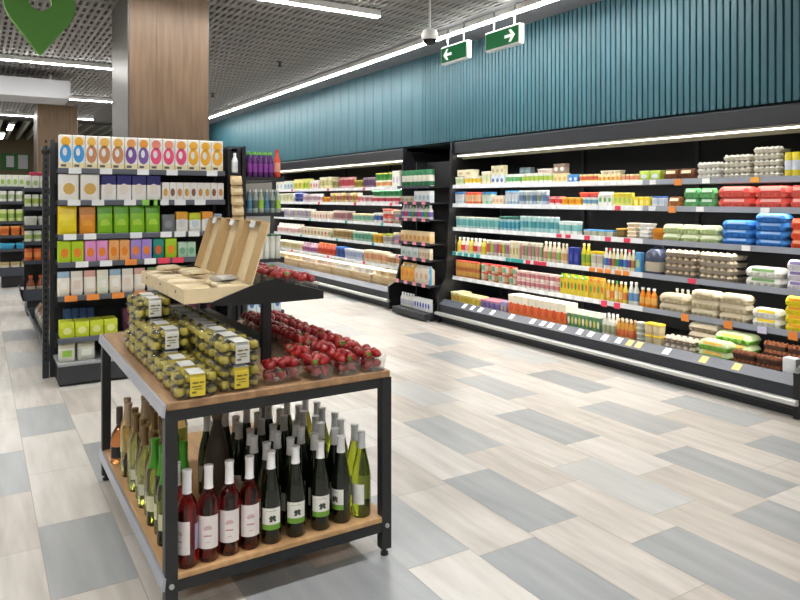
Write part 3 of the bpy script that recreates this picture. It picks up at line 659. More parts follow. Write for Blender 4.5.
stock(FF, 'third shelf', GX, SH[2] + .011, [
    (276, 310, 'cup', 10, .16, 'white and lilac', ['#dfdce4', '#ecebe8', '#b0aac4'], {'variants': [['#dfdce4', '#ecebe8', '#b0aac4'], ['#e4e2de', '#e9e4e0', '#c8b8b0']]}),
    (311, 331, 'carton', 7, .13, 'cream and pink', ['#ecdcc4', '#f0e6cc', '#d8a88a'], {'variants': [['#ecdcc4', '#f0e6cc', '#d8a88a'], ['#e6d0c8', '#ece0d4', '#c98a84']]}),
    (332, 351, 'cup', 6, .15, 'pink grey', ['#d8c0bc', '#c8bcb4', '#b07a80']), (352, 372, 'tub', 5, .12, 'teal and cream', ['#cfd8b8', '#e4dcb0', '#7fb8a0']),
    (373, 381, 'tub', 2, .14, 'white and blue', ['#e6e9ec', '#f0f0ee', '#4a6aa8']), (382, 391, 'tub', 2, .10, 'red', ['#dc4a3a', '#e8685a', '#f0d8c8'], {'tiers': 2}),
    (392, 399, 'can', 2, .19, 'brown and white', ['#b8a890', '#dcd8cc', '#7a8aa0'])], fine=False)
stock(FF, 'fourth shelf', GX, SH[1] + .011, [
    (276, 300, 'bottle', 7, .17, 'pale pink', ['#ecdcd4', '#f0e8e0', '#d0a8a4']), (301, 331, 'carton', 9, .14, 'beige', ['#dccca8', '#e4dabc', '#b89a7a'], {'variants': [['#dccca8', '#e4dabc', '#b89a7a'], ['#e0c8b4', '#e9dccc', '#c07a6a'], ['#d8d4ac', '#e4e0c4', '#a8a05a']]}),
    (332, 351, 'cup', 6, .15, 'sand', ['#d8c49a', '#e0d4b4', '#a88a54']), (352, 371, 'tub', 5, .14, 'teal green', ['#9fc8b4', '#c8dccc', '#5fa888']),
    (372, 381, 'tub', 2, .13, 'golden', ['#e4b42a', '#ecc650', '#c8941c']), (382, 391, 'tub', 2, .14, 'lime lidded', ['#dcd8cc', '#b8c43a', '#a8a09a']),
    (392, 399, 'cup', 2, .17, 'pale lilac', ['#dcd0d8', '#d8cf9a', '#b09ab0'])], fine=False)
stock(FF, 'fifth shelf', GX, SH[0] + .011, [
    (276, 300, 'tub', 6, .14, 'cream', ['#ece2c4', '#f0ead4', '#d4c48a']), (301, 316, 'bottle', 5, .16, 'purple pink', ['#c4a0b4', '#d8c0cc', '#9a5a84']),
    (317, 334, 'bottle', 7, .19, 'orange red', ['#d86a4a', '#e08a5a', '#c8442c']), (335, 343, 'tub', 2, .16, 'royal blue', ['#2f62b4', '#3f76c8', '#244c94']),
    (344, 362, 'tub', 5, .15, 'pale blue', ['#d4dcec', '#e6e9f0', '#a8b8d8']), (363, 385, 'tub', 5, .17, 'peach', ['#f0d8b0', '#f2e4c8', '#e8a87a']),
    (386, 399, 'tub', 3, .15, 'cream and brown', ['#f0e6d0', '#f2eada', '#c88a5a'])], fine=False)
def crate(y0, y1, k):
    x0 = 4.70; L = y1 - y0
    e = empty('wooden_crate', (x0, (y0 + y1) / 2, .2305), '%s slatted pale crate from left in the far fridge bottom well' % nth(k), 'crate', 'pale crates in the far fridge')
    m = mat('#d9bd92', .6)
    part(MB().box(.01, .5, -L / 2 + .01, L / 2 - .01, 0, .012), 'crate_floor', m, e)
    for z in (.0, .05, .10): part(MB().box(0, .012, -L / 2, L / 2, z, z + .04), 'front_slat', m, e)
    for y in (-L / 2, L / 2 - .012): part(MB().box(0, .5, y, y + .012, 0, .14), 'crate_end', m, e)
ys = [Y2B - .06 - (Y2B - Y2A - .12) * k / 7 for k in range(8)]
for k in range(7):
    crate(ys[k + 1] + .01, ys[k] - .01, k)
    cols = [['#e6d2a4', '#efe2c0'], ['#ecd8c4', '#f2e6da'], ['#f0ece2', '#f4f2ea']][(k // 2) % 3]
    ww = (ys[k] - ys[k + 1] - .06) / 3
    for j in range(3):
        p = proto('flat', ww * .93, .2, .07, tuple(cols), False)
        y = ys[k] - .03 - ww * (j + .5)
        for r_ in range(2):
            for t in range(3):
                spawn(p, (4.72 + .11 + r_ * .21, y, .2435 + t * .071), RZ, '%s %s flat pack from left, %s row, %s crate of far fridge' % (('lower', 'middle', 'upper')[t], nth(j), ('front', 'rear')[r_], nth(k)), 'food pack', 'flat packs in the far fridge crates')
# ------------------------------------------------------------ narrow rack between the fridges
def end_rack():
    x0, y0, y1 = 4.43, 6.70, 7.46
    e = empty('end_rack', (x0, 7.0, 0), 'narrow black product rack standing between the two wall fridges', 'shelf rack'); o = 7.0
    part(MB().box(.0, .6, y0 - o, y1 - o, .02, .10, 0, .01), 'base', CHAR, e)
    for y in (y0 + .03, y1 - .03): part(MB().lathe([(.02, 0), (.02, .03)], 0, 10, cx=.06, cy=y - o), 'foot', STEEL, e, True)
    part(MB().box(.52, .55, y0 - o, y1 - o, .1, 1.9), 'back_panel', BLACK, e)
    for y in (y0 - o, y1 - o - .02): part(MB().box(.36, .55, y, y + .02, .1, 1.9), 'side_frame', BLACK, e)
    zs = [.415, .715, .905, 1.19, 1.39, 1.585]
    for z in zs:
        s = part(MB().box(.08, .52, y0 - o + .02, y1 - o - .02, z - .015, z), 'shelf', CHAR, e)
        part(MB().box(.068, .08, y0 - o + .02, y1 - o - .02, z - .022, z + .012), 'price_rail', GUN, s)
        if z < 1.5:
            for k in range(4): part(MB().box(.06, .069, y0 - o + .1 + k * .2, y0 - o + .17 + k * .2, z - .024, z + .02), 'price_tag', mat('#ee9aa8', .5), s)
    def P(u, v): return (x0 + .10 + v, u)
    def S(shelf, a, b_, kind, n, h, look, cols, z, **k): run(shelf, 'narrow rack', a, b_, kind, n, h, look, cols, P, RZ, z + .0006, **k)
    A, B = y1 - .05, y0 + .05
    S('top shelf', A, B, 'can', 7, .2, 'green', ['#2f7a50', '#3a8a5c', '#e6e2d4'], zs[5])
    S('second shelf', A, 7.11, 'carton', 3, .08, 'cream', ['#cfc4a8', '#ded6c0', '#b8a88a'], zs[4])
    S('second shelf', 7.10, B, 'carton', 4, .14, 'pale blue white', ['#e4ecf0', '#eef2f4', '#b8ccd8'], zs[4])
    S('third shelf', A, B, 'bottle', 9, .17, 'mixed colour', ['#e6e4e8'], zs[3], variants=[['#e6e2ea', '#f2f2f2', '#7a6ab0'], ['#ecdce0', '#f2f2f2', '#d0506a'], ['#e2e8ec', '#f0f0f0', '#4a8ac0'], ['#cfe0b8', '#3f8a4a', '#6aa84a']])
    S('fourth shelf', A, B, 'carton', 7, .14, 'orange cream', ['#ecc890', '#f0d8ac', '#e0a054'], zs[2])
    S('fifth shelf', A, 7.0, 'carton', 3, .13, 'pale mint', ['#d8e4e0', '#e6ecea', '#b0c8c4'], zs[1])
    S('fifth shelf', 6.99, B, 'carton', 4, .13, 'beige', ['#e4d4b8', '#ece0cc', '#c8a884'], zs[1])
    S('sixth shelf', A, 7.1, 'gable', 3, .23, 'orange', ['#eeb04a', '#f0c878', '#e88a2c', '#f4f0e4'], zs[0])
    S('sixth shelf', 7.09, 6.78, 'gable', 3, .22, 'cream', ['#f0e2cc', '#f2eadc', '#e0b898', '#f4f0e4'], zs[0])
    S('sixth shelf', 6.77, B, 'gable', 1, .23, 'sky blue', ['#5aa8d8', '#7abce2', '#d8e8f0', '#f0f4f4'], zs[0])
    S('base tray', A + .02, 7.12, 'bottle', 5, .17, 'white', ['#ecece8', '#f4f4f2', '#c8ccd8'], .10)
    S('base tray', 7.1, B, 'carton', 6, .15, 'white and blue', ['#e9ebf0', '#f2f3f5', '#3a5ab8'], .10)
end_rack()
# ------------------------------------------------------------ stand with boxed snacks in front of the wooden column
GY = 5.885
GXL, GXR = .535, 1.815
GZ = [.35, .675, .935, 1.150, 1.415, 1.662]
def column_stand():
    e = empty('shelf_stand', (GXL, GY, 0), 'dark shelf stand of boxed snacks in front of the wooden column', 'shelf stand')
    W = GXR - GXL
    part(MB().prism([(0, .0), (W, .0), (W, .15), (0, .15)], .0, .40), 'base', BLACK, e)
    part(MB().box(-.012, W + .012, -.03, .0, .02, .16, 0, .006), 'kick_panel', mat('#33363b', .45), e)
    part(MB().box(-.012, W + .012, -.03, .378, .155, .18, 0, .004), 'base_shelf', mat('#9ea2a6', .4), e)
    part(MB().box(0, W, .38, .40, .15, 1.90), 'back_panel', mat('#1a1b1e', .6), e)
    for x in (-.035, W + .0): part(MB().box(x, x + .035, .36, .41, 0, 1.92), 'upright', CHAR, e)
    tgs = {0: [(112, 'f')], 1: [(88, 'f'), (130, 'f'), (180, 'f')], 2: [(71, OT), (93, OT), (118, OT), (140, OT)], 3: [(82, 'f'), (106, 'f'), (131, OT), (164, RT), (178, RT), (150, 'f')],
           4: [(70, 'f'), (90, 'f'), (136, 'f'), (166, 'f'), (180, 'f'), (194, 'f')], 5: [(74, 'f'), (98, 'f'), (130, 'f'), (148, '#8fd05a'), (155, '#8fd05a'), (163, 'f'), (180, 'f'), (200, 'f')]}
    tgs[6] = [(75, 'f'), (106, 'f'), (143, 'f'), (172, 'f'), (212, 'f')]
    rails = {1: tgs[0], 2: tgs[2], 3: tgs[3], 4: tgs[4], 5: tgs[5], 6: tgs[6]}
    for i, z in enumerate(GZ):
        s = part(MB().box(0, W, .012, .378, z - .012, z + .012), 'shelf', CHAR, e)
        part(MB().box(-.01, W + .01, 0, .012, z - .024, z + .018, 0, .003), 'price_rail', mat('#5a5f6a', .4), s)
        for px, c in rails[i + 1]:
            x = across(px, GY) - GXL
            part(MB().box(x - .045, x + .045, -.006, .002, z - .026, z + .02), 'price_tag', mat('#f2f4f6' if c == 'f' else c, .5), s)
        for x in (0.0, W - .012): part(MB().prism([(x, z - .012), (x + .012, z - .012), (x + .012, z - .10), (x, z - .10)], .28, .378), 'bracket', CHAR, s)
    def P(u, v): return (u, GY + .02 + v)
    def S(shelf, a, b_, kind, n, h, look, cols, z, **k):
        run(shelf, 'column stand', across(a, GY + .02), across(b_, GY + .02), kind, n, h, look, cols, P, 0, z + .0125, **k)
    return S
S = column_stand()
# top row: tall white boxes with coloured pictures
def picture_box(w, d, h, c1, c2):
    k = ('pic', round(w, 3), c1, c2)
    if k in _P: return _P[k]
    x, y, c = w / 2, d / 2, .004
    b = MB().loft([rr(x - c, y - c, .001, 0, n=1), rr(x, y, c, c, n=1), rr(x, y, c, h * .18, n=1), rr(x, y, c, h - c, n=1), rr(x - c, y - c, .001, h, n=1)], [0, 0, 1, 1])
    p1 = MB(); disc(p1, x * .05, h * .81, x * .74, h * .14, -y)
    p2 = MB(); disc(p2, x * .02, h * .45, x * .9, h * .27, -y)
    p3 = MB(); disc(p3, -x * .1, h * .5, x * .34, h * .12, -y - .0012)
    p4 = MB(); p4.box(-x * .7, x * .1, -y - .001, -y + .002, h * .06, h * .13)
    _P[k] = [('snack_box', b.mesh('snack_box', [mat('#f0e3b8', .4), mat('#f4f2ee', .35)])), ('picture_disc', p1.mesh('picture_disc', mat(c1, .4))),
             ('picture_swirl', p2.mesh('picture_swirl', mat(c2, .4))), ('picture_highlight', p3.mesh('picture_highlight', mat('#e4e6ea', .4))), ('printed_strip', p4.mesh('printed_strip', mat('#5a5866', .5)))]
    return _P[k]
xs = [across(p, GY) for p in (59, 72.5, 85.5, 98, 111.5, 125, 138, 150, 163, 175.5, 188, 200, 212, 224)]
tops = ['#f3b41e', '#f3b41e', '#f2bd5a', '#f2bd5a', '#f2bd5a', '#e9a05a', '#f0a238', '#e88a7a', '#ee9a7a', '#eea04a', '#f2b432', '#f2b432', '#f2b432']
swirl = ['#3f9be0', '#3f9be0', '#c98a5e', '#c98a5e', '#c98a5e', '#7a4a9c', '#7a5aa4', '#e8507f', '#ea4f7c', '#e8507f', '#f0b02e', '#f0b02e', '#f0b02e']
nm = ['blue', 'blue', 'brown', 'brown', 'brown', 'purple', 'purple', 'pink', 'pink', 'pink', 'yellow', 'yellow', 'yellow']
cn = {}
for i in range(13):
    w = xs[i + 1] - xs[i]; k = cn.get(nm[i], 0); cn[nm[i]] = k + 1
    spawn(picture_box(w * .96, .06, .262, tops[i], swirl[i]), ((xs[i] + xs[i + 1]) / 2, GY + .052, GZ[5] + .0125), 0,
          '%s white snack box with %s picture from left on the column stand top shelf' % (nth(k), nm[i]), 'box', 'snack boxes on the column stand top shelf')
S('second shelf', 59, 79, 'carton', 1, .205, 'white bowl', ['#f2efe8', '#f4f2ee', '#d9b05a'], GZ[4], depth=.12)
S('second shelf', 80, 100, 'carton', 1, .205, 'white bowl', ['#f2efe8', '#f4f2ee', '#d9b05a'], GZ[4], depth=.12)
S('second shelf', 101, 161, 'carton', 4, .204, 'navy and white', ['#f1efec', '#26246e', '#efe6dc'], GZ[4], depth=.1)
S('second shelf', 162, 224, 'carton', 9, .15, 'small white', ['#f0eeea', '#f2f1ee', '#d8a26a'], GZ[4], depth=.08,
  variants=[['#f0eeea', '#f2f1ee', '#d8a84a'], ['#f0eeea', '#f2f1ee', '#8a5a4a'], ['#f0eeea', '#f2f1ee', '#d09058']])
S('third shelf', 57.5, 78, 'pouch', 1, .222, 'yellow', ['#ecd40e', '#f2e23c', '#e4c400'], GZ[3])
S('third shelf', 79, 96.5, 'pouch', 1, .215, 'orange', ['#e2901c', '#f0aa3c', '#c47a1c'], GZ[3])
S('third shelf', 97, 161, 'pouch', 4, .222, 'lime green', ['#86c41a', '#b4dc48', '#5aa014'], GZ[3])
S('third shelf', 162, 175, 'carton', 1, .15, 'dark grey', ['#6a6e74', '#74787e', '#8a8e94'], GZ[3])
S('third shelf', 176, 188, 'carton', 1, .17, 'white and amber', ['#eceae4', '#e6a83a', '#d8dce0'], GZ[3])
S('third shelf', 189, 201, 'carton', 1, .16, 'white and lime', ['#e6eae6', '#c8cf2e', '#c8d4dc'], GZ[3])
S('third shelf', 202, 213, 'carton', 1, .17, 'white and orange', ['#e9e7e2', '#e69a3c', '#d0d8e0'], GZ[3])
S('third shelf', 214, 222, 'carton', 1, .15, 'grey blue', ['#8a9cb0', '#98a8ba', '#b4c0cc'], GZ[3])
for a, b_, lk, c1 in ((58, 84, 'lime', '#b6d41e'), (84.5, 108, 'pink', '#e79ad2'), (108.5, 130, 'apricot', '#f0ae6a'), (130.5, 152, 'lavender', '#ab90dc')):
    S('fourth shelf', a, b_, 'carton', 2, .165, lk, [c1, c1, '#ee8a22'], GZ[2], depth=.1)
S('fourth shelf', 153, 164, 'carton', 1, .165, 'teal', ['#23867a', '#2a9488', '#d0602a'], GZ[2], depth=.1)
S('fourth shelf', 165, 177, 'carton', 1, .165, 'bright lime', ['#a2cc18', '#aed62a', '#f09a1a'], GZ[2], depth=.1)
S('fourth shelf', 178, 196, 'carton', 2, .13, 'mint', ['#a8d0b4', '#bcdcc6', '#7ab48c'], GZ[2], depth=.1)
S('fifth shelf', 57, 146, 'bag', 7, .19, 'white fruit', ['#f0ede4', '#f6f4ee', '#c8463c'], GZ[1],
  variants=[['#efe9d8', '#f6f4ee', '#9ab8cf'], ['#efeae0', '#ecdccf', '#e4ded0'], ['#f0e6d8', '#f6f4ee', '#d8a89a'], ['#e4ead2', '#f6f4ee', '#e6e2d0']])
S('fifth shelf', 147, 215, 'bag', 5, .19, 'pale veg', ['#e6e4d4', '#f2f0e8', '#7a9a5a'], GZ[1])
S('sixth shelf', 60, 118, 'carton', 4, .125, 'yellow green', ['#c3d224', '#d6e23e', '#e4ea9a'], GZ[0], depth=.16)
S('sixth shelf', 66, 98, 'carton', 4, .2, 'dark blue', ['#1f3a66', '#27467a', '#3a5a8a'], GZ[0], back=.2)
S('sixth shelf', 125, 215, 'carton', 6, .18, 'plum', ['#4a2038', '#5a2a44', '#70384e'], GZ[0], back=.12)
for a, b_, lk, c1, c2 in ((58, 76, 'green labelled', '#d8d6c8', '#9acb4a'), (77, 96, 'clear', '#cfd0c6', '#dfe6d8'), (104, 122, 'leafy', '#b4b898', '#e0e4d4')):
    S('base shelf', a, b_, 'bag', 1, .14, lk, [c1, c2, '#b8b49a'], .168)
S('base shelf', 62, 80, 'bag', 1, .142, 'tall clear', ['#c4c4b4', '#c9cfc0', '#a8a890'], .168, back=.14)
S('base shelf', 150, 215, 'bag', 3, .14, 'white veg', ['#d4d4c8', '#e6e8e0', '#a8b08a'], .168)
# clip strip and end frame on the right of the stand
e = empty('end_tower', (1.86, 5.93, 0), 'tall black end tower between the column stand and bottle shelves', 'display tower')
part(MB().box(0, .035, 0, .4, 0, 1.88, 0, .004), 'post', BLACK, e); part(MB().box(.09, .12, 0, .4, 0, 1.88, 0, .004), 'post', BLACK, e)
part(MB().box(.0, .12, .02, .4, 1.88, 1.90), 'top_cap', GUN, e); part(MB().box(.034, .092, .05, .4, 0, 1.86), 'back_panel', CHAR, e)
p = proto('bottle', .055, .055, .17, ('#eceef0', '#f4f4f4', '#d8dce0'), True)
part(MB().box(.034, .092, -.03, .06, 1.655, 1.67), 'bracket_shelf', GUN, e)
spawn(p, (1.923, 5.93, 1.6705), 0, 'small white bottle topping the black end tower', 'bottle')
for k in range(6):
    z = 1.56 - k * .088
    o = spawn(proto('bag', .105, .045, .083, ('#d8bd92', '#e2cfa8', '#c4a878'), True), (1.92 + k * .004, 5.872 - k * .003, z), 0, '%s beige snack bag from the top of the hanging clip strip' % nth(k), 'bag', 'beige snack bags on the clip strip')
    o.rotation_euler = (math.radians(-12), 0, math.radians(4))
e = empty('clip_strip', (1.92, 5.916, 1.0), 'slim hanging strip holding the beige snack bags', 'clip strip')
part(MB().box(-.02, .02, -.004, .004, -.05, .57), 'strip', mat('#9a9a98', .4), e)
part(MB().box(-.006, .006, -.012, .004, .56, .60), 'hook', STEEL, e)
# bottle shelves facing the aisle, behind the stand
def bottle_run():
    x0, x1, y0, y1 = 2.02, 2.37, 5.92, 7.5
    e = empty('bottle_shelving', (x0, y0, 0), 'black bottle shelving facing the aisle behind the end tower', 'shelving')
    part(MB().box(-.03, 0, 0, y1 - y0, 0, 1.9), 'back_panel', BLACK, e)
    part(MB().box(0, .42, 0, y1 - y0, 0, .16, 0, .005), 'base', CHAR, e)
    zs = [.42, .90, 1.315, 1.635]
    for z in zs:
        s = part(MB().box(0, .35, 0, y1 - y0, z - .03, z), 'shelf', CHAR, e)
        part(MB().box(.345, .36, 0, y1 - y0, z - .04, z + .012), 'price_rail', GUN, s)
    def P(u, v): return (u, y0 + .015 + v)
    def S2(shelf, a, b_, kind, n, h, look, cols, z, **k): run(shelf, 'bottle shelving', a, b_, kind, n, h, look, cols, P, 0, z + .0005, **k)
    S2('top shelf', x0 + .02, 2.29, 'bottle', 5, .225, 'purple', ['#5a2a6c', '#6fae4a', '#8a3f9a'], zs[3], rows=2)
    S2('top shelf', 2.295, 2.36, 'bottle', 1, .25, 'red', ['#d84a34', '#c8342c', '#e8a08a'], zs[3])
    S2('second shelf', x0 + .02, 2.36, 'bottle', 6, .21, 'grey green', ['#8a9a9c', '#d8dcd8', '#b8cf7a'], zs[2], rows=2, variants=[['#7a98ac', '#d8dcdc', '#4a7a9a'], ['#a8b4b0', '#e0e4e0', '#5a6a6a'], ['#b4c0a8', '#e4e6e0', '#9ac44a']])
    S2('third shelf', x0 + .02, 2.36, 'can', 6, .22, 'green lidded white', ['#dfe0d8', '#3f7a4a', '#c8ccc4'], zs[1], rows=2, variants=[['#dfe0d8', '#3f7a4a', '#e8e8e2']])
    S2('fourth shelf', x0 + .02, 2.36, 'carton', 4, .2, 'blue and white', ['#dce4ec', '#e6ecf0', '#4a7ab4'], zs[0], rows=2)
    S2('base', x0 + .02, 2.36, 'flat', 3, .12, 'pale mint', ['#cfe0d8', '#e2ece8'], .16, rows=2)
bottle_run()
# left flank of the run: perforated post and the low tray
e = empty('perforated_post', (.468, 6.25, 0), 'dark perforated shelf post at the left edge of the column stand', 'post')
pb = MB(); pb.box(-.022, .022, -.03, .03, 0, 1.80)
part(pb, 'upright', CHAR, e)
hb = MB()
for k in range(36): part(MB().box(-.008, .008, -.0315, -.028, .14 + k * .05, .165 + k * .05), 'slot', mat('#050506', .8), e)
part(MB().lathe([(.02, 1.795), (.032, 1.81), (.032, 1.85), (.015, 1.87)], 0, 12), 'post_cap', BLACK, e, True)
def low_tray(name, x0, x1, y0, y1, z0, z1, label, parts=True):
    e = empty(name, (x0, y0, 0), label, 'shelf tray'); W, L = x1 - x0, y1 - y0
    part(MB().box(.05, W, .03, L, 0, z0), 'base', BLACK, e)
    part(MB().box(0, W, 0, L, z0, z0 + .02), 'tray_floor', CHAR, e)
    part(MB().prism([(0, z0), (.015, z0), (-.03, z1), (-.045, z1)], 0, L), 'front_lip', GUN, e)
    for y in (0, L - .012): part(MB().prism([(0, z0), (W, z0), (W, z1), (-.04, z1)], y, y + .012), 'end_lip', GUN, e)
    return e
low_tray('low_shelf_tray', 50e-2, .93, 6.37, 8.6, .10, .24, 'low grey tray with packs left of the column stand')
def Pl(u, v): return (.53 + v, u)
run('left tray', 'column stand', 8.5, 6.42, 'bag', 9, .19, 'pale', ['#cfc8b8', '#e4e0d4', '#a88a7a'], Pl, RZ, .1205, variants=[['#cfc8b8', '#e4e0d4', '#a88a7a'], ['#b8b0a4', '#dcd8cc', '#8a5a4a']])
# ------------------------------------------------------------ gondolas far on the left
def far_gondola(x0, x1, y, name_phrase, label, shelves, top):
    e = empty('gondola', (x0, y, 0), label, 'shelf stand'); W = x1 - x0
    part(MB().box(0.03, W, .03, .55, 0, .19), 'base', BLACK, e)
    part(MB().prism([(-.02, .19), (W, .19), (W, .33), (-.05, .33)], -.03, -.015), 'front_lip', GUN, e)
    part(MB().prism([(-.02, .19), (0, .19), (-.03, .33), (-.05, .33)], -.03, .5), 'side_lip', GUN, e)
    part(MB().box(0, W, -.02, .52, .19, .205), 'base_shelf', CHAR, e)
    part(MB().box(.02, W, .52, .55, .19, top), 'back_panel', BLACK, e)
    for z in shelves:
        s = part(MB().box(.0, W, .06, .52, z - .03, z), 'shelf', CHAR, e)
        part(MB().box(-.008, W, .048, .06, z - .035, z + .012), 'price_rail', GUN, s)
    return e
def stockg(fix, x0, x1, y, rows_):
    for (shelf, z, kind, a, b_, n, h, look, cols) in rows_:
        run(shelf, fix, x0 + a, x0 + b_, kind, n, h, look, cols, lambda u, v: (u, y + v), 0, z + .0005, depth=min(.2, max(.05, (b_ - a) / n * .9)))
zf = [.665, .90, 1.10, 1.33, 1.56]
far_gondola(.49, 1.45, 9.6, 'left gondola', 'dark gondola of jars far left behind the column stand', zf, 1.7)
stockg('left gondola', .49, 1.45, 9.68, [
    ('top shelf', 1.56, 'carton', .0, .42, 5, .16, 'white and green', ['#e4e6dc', '#ece9e4', '#a8c07a']), ('top shelf', 1.56, 'carton', .43, .9, 5, .17, 'white', ['#e6dcd8', '#f0ecea', '#c8a8a8']),
    ('second shelf', 1.33, 'can', .0, .42, 5, .16, 'white green', ['#dfe4d4', '#e9ebe4', '#a8c060']), ('second shelf', 1.33, 'can', .45, .9, 5, .14, 'grey', ['#a8a8a4', '#c4c4c0', '#6a6a68']),
    ('third shelf', 1.10, 'flat', .0, .9, 6, .12, 'pale', ['#cfd0c4', '#dfe0d8']), ('fourth shelf', .90, 'can', .0, .9, 9, .14, 'pale green', ['#dfe2d0', '#ecece4', '#98b060']),
    ('fifth shelf', .665, 'can', .0, .9, 9, .16, 'orange red', ['#c8622c', '#8a3a24', '#e08a4a']), ('base', .205, 'bottle', .02, .9, 8, .28, 'brown orange', ['#8a4a2c', '#c85a24', '#c8b8a0'])])
o = link(MB().box(0, .5, 0, .2, 0, .035, 0, .004).mesh('flat_box', mat('#d02a5a', .4)), 'flat_box', None, (.555, 9.69, 1.733))
tag(o, 'crimson flat box lying along the top of the left gondola', 'box')
far_gondola(.30, .80, 12.8, 'rear gondola', 'second dark gondola farther back at the left edge', [.61, .83, 1.06, 1.38, 1.62], 1.75)
stockg('rear gondola', .30, .80, 12.88, [
    ('top shelf', 1.62, 'carton', .0, .45, 5, .2, 'pale green', ['#dfe6d0', '#e9ecdf', '#a0c060']), ('second shelf', 1.38, 'can', .0, .45, 4, .18, 'white', ['#e4e4dc', '#ececea', '#a8b88a']),
    ('third shelf', 1.06, 'can', .0, .45, 4, .2, 'lime', ['#c8d48a', '#e0e4c8', '#8aa84a']), ('fourth shelf', .83, 'tub', .0, .45, 3, .16, 'orange', ['#d87a2c', '#e0954a', '#b85a1c']),
    ('fifth shelf', .61, 'flat', .0, .45, 2, .1, 'sky blue', ['#3aa0cc', '#4ab4dc']), ('base', .205, 'bag', .0, .45, 3, .2, 'beige', ['#c4b8a0', '#dcd4c4', '#a8946a'])])
# ------------------------------------------------------------ display table
TZ, LZ = .751, .161
TX0, TX1, TY0, TY1 = .543, 1.434, 2.415, 3.85
def table():
    e = empty('display_table', (TX0, TY0, 0), 'two-tier wooden display table with black steel frame in the foreground', 'table')
    W, L = TX1 - TX0, TY1 - TY0
    wood = OAK
    part(MB().box(0.004, W - .004, .004, L - .004, TZ - .028, TZ, 0, .003), 'tabletop', wood, e)
    sh = part(MB().box(.006, W - .006, .006, L - .006, LZ - .022, LZ, 0, .003), 'lower_shelf', streaked('#b48a5c', '#d0a878', .5, (1, .12, 1), 22.), e)
    fr = mat('#1d2023', .4)
    for x in (0, W - .042):
        for y in (.002, L - .044):
            g = part(MB().box(x, x + .042, y, y + .042, .03, TZ - .028), 'leg', fr, e)
            part(MB().lathe([(.016, 0), (.016, .012), (.008, .014), (.008, .034)], 0, 12, cx=x + .021, cy=y + .021), 'levelling_foot', BLACK, g, True)
            part(MB().lathe([(.009, 0), (.009, .006), (.004, .008)], 0, 10, T=Matrix.Translation((x + .021, y, LZ - .035)) @ Matrix.Rotation(PI / 2, 4, 'X')), 'bolt', STEEL, g, True)
    for z0, z1 in ((TZ - .066, TZ - .0285), (LZ - .06, LZ - .0225)):
        for y in (.006, L - .034): part(MB().box(.042, W - .042, y, y + .028, z0, z1), 'rail', fr, e)
        for x in (.004, W - .032): part(MB().box(x, x + .028, .044, L - .044, z0, z1), 'rail', fr, e)
    for z in (TZ - .022, LZ - .02):      # grey price strips along the left edge
        part(MB().prism([(-.012, z - .022), (-.002, z - .026), (.003, z + .018), (-.006, z + .018)], .0, L), 'price_strip', mat('#a6a9b6', .3), e)
table()
# --- wine bottles
def patch(r, a0, a1, z0, z1, n=10, t=.0):
    b = MB(); top, bot = [], []
    for k in range(n + 1):
        a = a0 + (a1 - a0) * k / n
        bot.append((r * math.sin(a), -r * math.cos(a), z0)); top.append((r * math.sin(a), -r * math.cos(a), z1))
    i0, i1 = b.add(bot), b.add(top)
    for k in range(n): b.face((i0 + k, i0 + k + 1, i1 + k + 1, i1 + k))
    return b
def wrap(polys, r):
    b = MB()
    for p in polys:
        i = b.add([(r * math.sin(u / r), -r * math.cos(u / r), z) for u, z in p]); b.face(range(i, i + len(p)))
    return b
def wing(cx, cz, ang, l, w):
    ca, sa = math.cos(ang), math.sin(ang); pts = [(0, 0), (.35 * l, w), (.75 * l, w * .8), (l, 0), (.7 * l, -w * .6), (.3 * l, -w * .5)]
    return [(cx + x * ca - y * sa, cz + x * sa + y * ca) for x, y in pts]
GL = {'green': mat('#0d1509', .06, coat=.3), 'rose': mat('#b8323e', .04, trans=1.), 'lime': mat('#b4c43c', .04, trans=1.), 'clear': mat('#e0e2b4', .04, trans=1.), 'amber': mat('#d89a5a', .05, trans=1.), 'yellow': mat('#c9d07a', .04, trans=1.)}
RIES = [(.030, .004), (.0345, 0), (.0385, .005), (.0385, .150), (.0375, .170), (.032, .205), (.024, .240), (.017, .270), (.0145, .290), (.0145, .325), (.0160, .327), (.0160, .333), (.012, .335)]
BORD = [(.030, .004), (.033, 0), (.0375, .005), (.0375, .190), (.036, .207), (.028, .228), (.018, .245), (.0145, .258), (.0142, .318), (.0158, .320), (.0158, .329), (.012, .331)]
CLR = [(.026, .004), (.029, 0), (.0325, .005), (.0325, .19), (.030, .21), (.018, .245), (.014, .262), (.0138, .322), (.0152, .324), (.0152, .331), (.012, .333)]
_wine = {}
